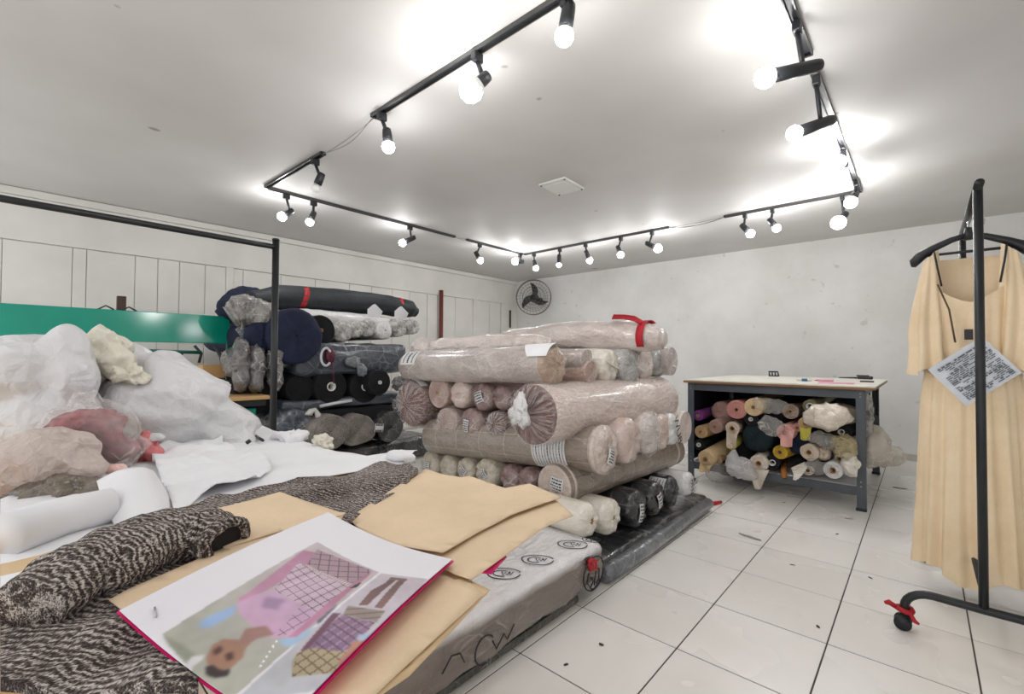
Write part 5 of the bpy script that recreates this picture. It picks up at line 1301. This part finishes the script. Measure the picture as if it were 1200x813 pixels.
belt = [(0.3411, 0.4253), (0.3708, 0.4327), (0.6831, 0.4332), (0.6667, 0.4104), (0.5208, 0.4163)]; paint(belt, (206, 186, 192), 1); lines(belt, (80, 62, 70), .2, .012, .3, .5)
arm2 = [(0.6797, 0.2868), (0.697, 0.348), (0.7076, 0.4706), (0.7259, 0.6249), (0.73, 0.7462), (0.6995, 0.7628), (0.6948, 0.6748), (0.674, 0.5289), (0.6715, 0.3742)]; paint(arm2, (170, 114, 136), 1, (204, 140, 172))
paint([(0.6935, 0.3949), (0.7068, 0.3828), (0.7112, 0.4275), (0.6849, 0.4426)], (40, 36, 42), 0)
paint([(0.7316, 0.6545), (0.7206, 0.5402), (0.7392, 0.5835), (0.7553, 0.673)], (96, 92, 110), 2)
paint([(0.5065, 0.8093), (0.5633, 0.7628), (0.6339, 0.7768), (0.5922, 0.8209), (0.5988, 0.8719), (0.5458, 0.8601)], (164, 124, 116), 2)
head = [(0.476, 0.9114), (0.4804, 0.8788), (0.5331, 0.853), (0.5952, 0.8606), (0.6336, 0.8917), (0.6385, 0.9375), (0.6108, 0.9637), (0.559, 0.9678), (0.5122, 0.9502)]; paint(head, (170, 128, 106), 2)
paint([(0.5014, 0.9242), (0.5022, 0.8973), (0.5353, 0.906), (0.5339, 0.9324)], (84, 52, 44), 3); paint([(0.5599, 0.9122), (0.5721, 0.8927), (0.6088, 0.9111), (0.5931, 0.9257)], (78, 50, 44), 3); paint([(0.5536, 0.9707), (0.5672, 0.9575), (0.6239, 0.9545), (0.6385, 0.9375), (0.6628, 0.9589), (0.6302, 0.9816), (0.5874, 0.9874)], (50, 38, 38), 2)
paint([(0.4927, 1.0145), (0.4628, 0.9704), (0.496, 0.9463), (0.5125, 0.9624), (0.5113, 0.993), (0.5791, 1.0247), (0.5496, 1.0401)], (226, 224, 226), 2)
for pl in ([(0.6672, 0.7902), (0.6775, 0.7888), (0.6845, 0.7975), (0.6743, 0.7989)], [(0.6793, 0.8112), (0.6895, 0.8098), (0.6963, 0.8182), (0.6862, 0.8196)], [(0.6911, 0.8316), (0.701, 0.8301), (0.7076, 0.8383), (0.6977, 0.8397)], [(0.7021, 0.8501), (0.7119, 0.8487), (0.7184, 0.8565), (0.7086, 0.858)], [(0.7118, 0.8675), (0.7215, 0.866), (0.7277, 0.8736), (0.7182, 0.8751)], [(0.7212, 0.8843), (0.7307, 0.8828), (0.7368, 0.8902), (0.7274, 0.8917)]): paint(pl, (240, 240, 240), 0)
P2 = [(0.7345, 0.2789), (0.992, 0.2221), (1.0749, 0.7655), (0.7762, 1.0274)]; P2 = [(0.7345, 0.2789), (0.9943, 0.2208), (1.0887, 0.8123), (0.7771, 1.0241)]; paint(P2, (200, 186, 196), 1, (196, 200, 206))
paint([(0.8109, 0.2862), (0.8477, 0.2739), (0.8491, 0.3376), (0.8486, 0.3902), (0.857, 0.4964), (0.8198, 0.5137), (0.7947, 0.4108), (0.8142, 0.336)], (96, 68, 68), .6, (122, 86, 82)); paint([(0.8575, 0.2774), (0.8967, 0.2683), (0.9031, 0.33), (0.9207, 0.3989), (0.9362, 0.4877), (0.8976, 0.4951), (0.8783, 0.4132), (0.8664, 0.3384)], (104, 74, 72), .6, (132, 94, 88)); paint([(0.8025, 0.2864), (0.8939, 0.2609), (0.8987, 0.2806), (0.8106, 0.3046)], (120, 90, 84), .6)
jk = [(0.797, 0.5855), (0.9693, 0.5635), (0.9829, 0.699), (0.9494, 0.7361), (0.8287, 0.7748), (0.801, 0.6479)]; paint(jk, (146, 112, 140), 1, (126, 98, 132)); lines(jk, (196, 168, 186), .2, .032, .3, .4); lines(jk, (78, 56, 76), 1.77, .03, .25, .5)
s2 = [(0.7791, 0.5347), (0.9619, 0.4941), (0.9741, 0.5609), (0.8041, 0.5849)]; paint(s2, (152, 136, 128), 1); lines(s2, (100, 84, 80), .9, .03, .3, .5)
paint([(0.754, 0.5959), (0.7863, 0.583), (0.8217, 0.7248), (0.8254, 0.7831), (0.8025, 0.7823), (0.7759, 0.677)], (112, 70, 92), 1)
paint([(0.8003, 0.7965), (0.8355, 0.7581), (0.9835, 0.718), (1.0344, 0.7866), (0.8755, 0.8697), (0.819, 0.8301)], (176, 160, 130), 1); lines([(0.8003, 0.7965), (0.8355, 0.7581), (0.9835, 0.718), (1.0344, 0.7866), (0.8755, 0.8697)], (104, 84, 62), .2, .03, .2, .6); lines([(0.8003, 0.7965), (0.8355, 0.7581), (0.9835, 0.718), (1.0344, 0.7866), (0.8755, 0.8697)], (104, 84, 62), 1.77, .03, .2, .6)
paint([(0.9643, 0.6756), (0.9994, 0.643), (1.0263, 0.6823), (1.0345, 0.7638), (1.0264, 0.7908), (0.9849, 0.7665)], (194, 136, 108), 1, (184, 120, 118)); paint([(0.9536, 0.6395), (0.9989, 0.6149), (1.0085, 0.6519), (0.9685, 0.6665)], (172, 190, 216), 2)
lin_img = np.where(img/255 <= .04045, img/255/12.92, ((img/255+.055)/1.055)**2.4)
gn = np.array([[nz(a*6, b*8, 0, 3)*.6+nz(a*22, b*30, 0, 5)*.4 for b in vv[0]] for a in uu[:, 0]])[..., None]
wh = (img.min(axis=2, keepdims=True) > 230)
lin_img = lin_img*.94*np.where(wh, 1, 1+.22*gn)
def page(u, w):
    p = K*(1-u)*(1-w)+J*u*(1-w)+Q*u*w+Lc*(1-u)*w
    return p+Vector((0, 0, -.012*sin(pi*u)*(1-.4*w)+.006*sin(pi*w)))
V = [page(uu[i, j], vv[i, j]) for i in range(NU+1) for j in range(NV+1)]
F = [(i*(NV+1)+j, i*(NV+1)+j+1, (i+1)*(NV+1)+j+1, (i+1)*(NV+1)+j) for i in range(NU) for j in range(NV)]
t = MT('printed_page'); at = t.n('Attribute', attribute_name='print'); t.set(Base_Color=at.outputs['Color'], Roughness=.45)
pr = mesh_obj('fashion_print', V, F, t.m); ca = pr.data.color_attributes.new('print', 'FLOAT_COLOR', 'POINT')
ca.data.foreach_set('color', np.concatenate([lin_img.reshape(-1, 3), np.ones((len(V), 1))], 1).astype(np.float32).ravel())
md = pr.modifiers.new('thickness', 'SOLIDIFY'); md.thickness = .0012; md.offset = -1 if (V[NV+1]-V[0]).cross(V[1]-V[0]).z < 0 else -1
tag(pr, 'white printed page with photos of a woman in a plaid dress, on kraft papers', 'print')
tube('staple', [page(.10, .93)+Vector((0, 0, .002)), page(.16, .95)+Vector((0, 0, .002))], .0012, CHROME, pr, 6)
def off(p, u, w): return page(u, w)+Vector((0, 0, -.006))
e1 = (J-K).normalized(); e2 = (Lc-K).normalized(); V = []
n = 14
for i in range(n+1):
    for j in range(n+1):
        u, w = i/n, j/n; p = page(u, w)+Vector((0, 0, -.0040)); p += e1*(.0025*u-.001*(1-u)-.005*(1-u)*w*w)+e2*(.005*w-.004)
        V.append(p)
V += [p-Vector((0, 0, .001)) for p in V]; m = (n+1)**2
F = [(i*(n+1)+j, i*(n+1)+j+1, (i+1)*(n+1)+j+1, (i+1)*(n+1)+j) for i in range(n) for j in range(n)]; F += [tuple(q+m for q in reversed(f)) for f in F]
tag(mesh_obj('pink_folder', V, F, bpy.data.materials['pink_card']), 'hot pink sheet directly under the fashion print, showing along its edges', 'paper')
# ---- bags on the left of the table
def bag(name, q, sph, mat, label, cat='plastic bag', seed=1, amp=.03, fq=5, sub=5, floor=.806, group='bags on the cutting table', sharp=1.0, st=None, det=4):
    q = Vector(q); return tag(bm_obj(name, blob_geo(q, [(Vector(a), r) for a, r in sph], amp, fq, seed, floor, sub, True, 7.0, sharp, det, st), mat, None, True), label, cat, group)
bag('white_bag', (-1.274, -1.407, 0.949), [((-1.26, -1.395, 0.949), (.25, .22, .235)), ((-1.437, -1.529, 1.032), .19), ((-1.17, -1.26, 0.919), .17), ((-1.095, -1.191, 0.863), (.10, .10, .11)), ((-0.989, -1.188, 0.802), (.07, .07, .06)), ((-1.266, -1.573, 0.888), .16)], BAG, 'big white plastic bag slumped on the cutting table in front of the green machine', seed=3, amp=.05, fq=3.2, st=(.6, .6, 1.5), det=2)
CRB = bag_mat('cream_film', C3(236, 231, 214), 9, .45)
bag('cream_cloth', (-1.219, -1.578, 1.164), [((-1.224, -1.583, 1.181), .105), ((-1.142, -1.536, 1.137), .07), ((-1.24, -1.623, 1.13), .08)], CRB, 'crumpled cream cloth heaped on top of the white bags', 'cloth', 7, .035, 7, 5, None, st=(1, 1, .6), det=2)
bag('frayed_cloth', (-1.092, -1.517, 1.098), [((-1.102, -1.526, 1.108), .035), ((-1.072, -1.499, 1.095), .025)], CRB, 'small frayed cream cloth end below the crumpled cream cloth', 'cloth', 9, .03, 18, 4, None)
bag('white_bag', (-1.114, -1.699, 1.134), [((-1.126, -1.709, 1.149), (.09, .09, .16)), ((-1.08, -1.667, 1.072), (.07, .07, .10)), ((-1.195, -1.77, 1.102), .16), ((-1.151, -1.726, 0.917), .16)], BAG, 'tall smooth white bag at the left edge, left of the cream cloth', seed=11, amp=.035, fq=2.8, st=(1.2, 1.2, .6), det=2)
ROSE = fabric('rose_cloth', C3(84, 36, 44), C3(168, 92, 94), 34, bump=.5)
rb_ = bag('clear_bag', (-0.797, -1.651, 0.924), [((-0.797, -1.651, 0.924), (.10, .10, .075)), ((-0.758, -1.588, 0.874), (.06, .06, .04)), ((-0.845, -1.693, 0.905), .075)], ROSE, 'clear plastic bag of folded rose-red cloth at the left', seed=13, amp=.02, fq=9, sub=4)
bm = blob_geo((-0.797, -1.651, 0.924), [(Vector((-0.784, -1.652, 0.934)), (.12, .12, .092)), (Vector((-0.73, -1.576, 0.868)), (.07, .07, .045)), (Vector((-0.855, -1.702, 0.904)), .09), (Vector((-0.84, -1.665, 1.013)), .04)], .022, 8, 4, .803, 5)
bm_obj('plastic_wrap', bm, film('bag_clear', C3(240, 238, 236), .10, .85, 12), rb_, True)
bag('whitish_bag', (-0.623, -1.736, 0.878), [((-0.623, -1.736, 0.89), (.085, .085, .07)), ((-0.649, -1.785, 0.858), .10), ((-0.569, -1.687, 0.854), (.05, .05, .035))], bag_mat('milky_film', C3(206, 190, 182), 11, .3), 'milky clear bag at the left edge below the rose cloth', seed=15, amp=.022, fq=6, sub=4)
bag('rose_cloth', (-0.818, -1.506, 0.848), [((-0.822, -1.51, 0.854), (.04, .04, .045)), ((-0.793, -1.484, 0.839), .03), ((-0.819, -1.533, 0.813), .03)], fabric('rose_satin', C3(176, 84, 88), C3(220, 130, 128), 40, .5, .2), 'folded rose-pink satin beside the crumpled white paper', 'cloth', 17, .02, 9, 4)
bag('white_knot', (-0.818, -1.48, 0.889), [((-0.822, -1.485, 0.889), (.035, .03, .014)), ((-0.843, -1.503, 0.883), .014)], BAG, 'white film rim over the rose-pink satin', 'plastic film', 19, .008, 14, 4, None)
FOIL = fabric('dark_foil', C3(34, 28, 24), C3(120, 106, 86), 30, .35, .6, film=.3, fold=26)
bag('dark_foil_bag', (-0.509, -1.712, 0.804), [((-0.514, -1.716, 0.799), (.065, .06, .055)), ((-0.467, -1.661, 0.815), (.04, .04, .03)), ((-0.554, -1.779, 0.782), .07)], FOIL, 'dark brown patterned foil bag at the left edge above the paper roll', seed=21, amp=.03, fq=11, sub=4)
bag('pink_cloth', (-0.581, -1.616, 0.844), [((-0.589, -1.623, 0.842), (.03, .03, .016)), ((-0.566, -1.603, 0.834), .012)], fabric('pale_pink_cloth', C3(222, 176, 170), C3(240, 206, 200), 60), 'small pale pink cloth above the curled white card', 'cloth', 23, .008, 14, 4, None)
bag('crumpled_paper', (-0.861, -1.001, 0.83), [((-0.881, -1.0, 0.82), (.08, .06, .022)), ((-0.873, -0.951, 0.83), (.04, .04, .02))], PAPERW, 'small crumpled white paper at the far table edge by the pipe post', 'paper', 25, .03, 12, 4, .801)
bag('cream_knot', (-0.629, -0.963, 0.825), [((-0.649, -0.96, 0.822), (.035, .03, .022)), ((-0.597, -0.961, 0.815), .018)], CRB, 'cream twisted cloth end at the far table edge in front of the grey tweed roll', 'cloth', 27, .025, 16, 4, .801)
bag('white_flap', (-0.183, -0.909, 0.83), [((-0.19, -0.904, 0.825), (.055, .03, .018)), ((-0.16, -0.881, 0.82), (.03, .025, .015))], PAPERW, 'curled white paper lip at the far right corner of the white sheet', 'paper', 29, .006, 8, 4, .801)
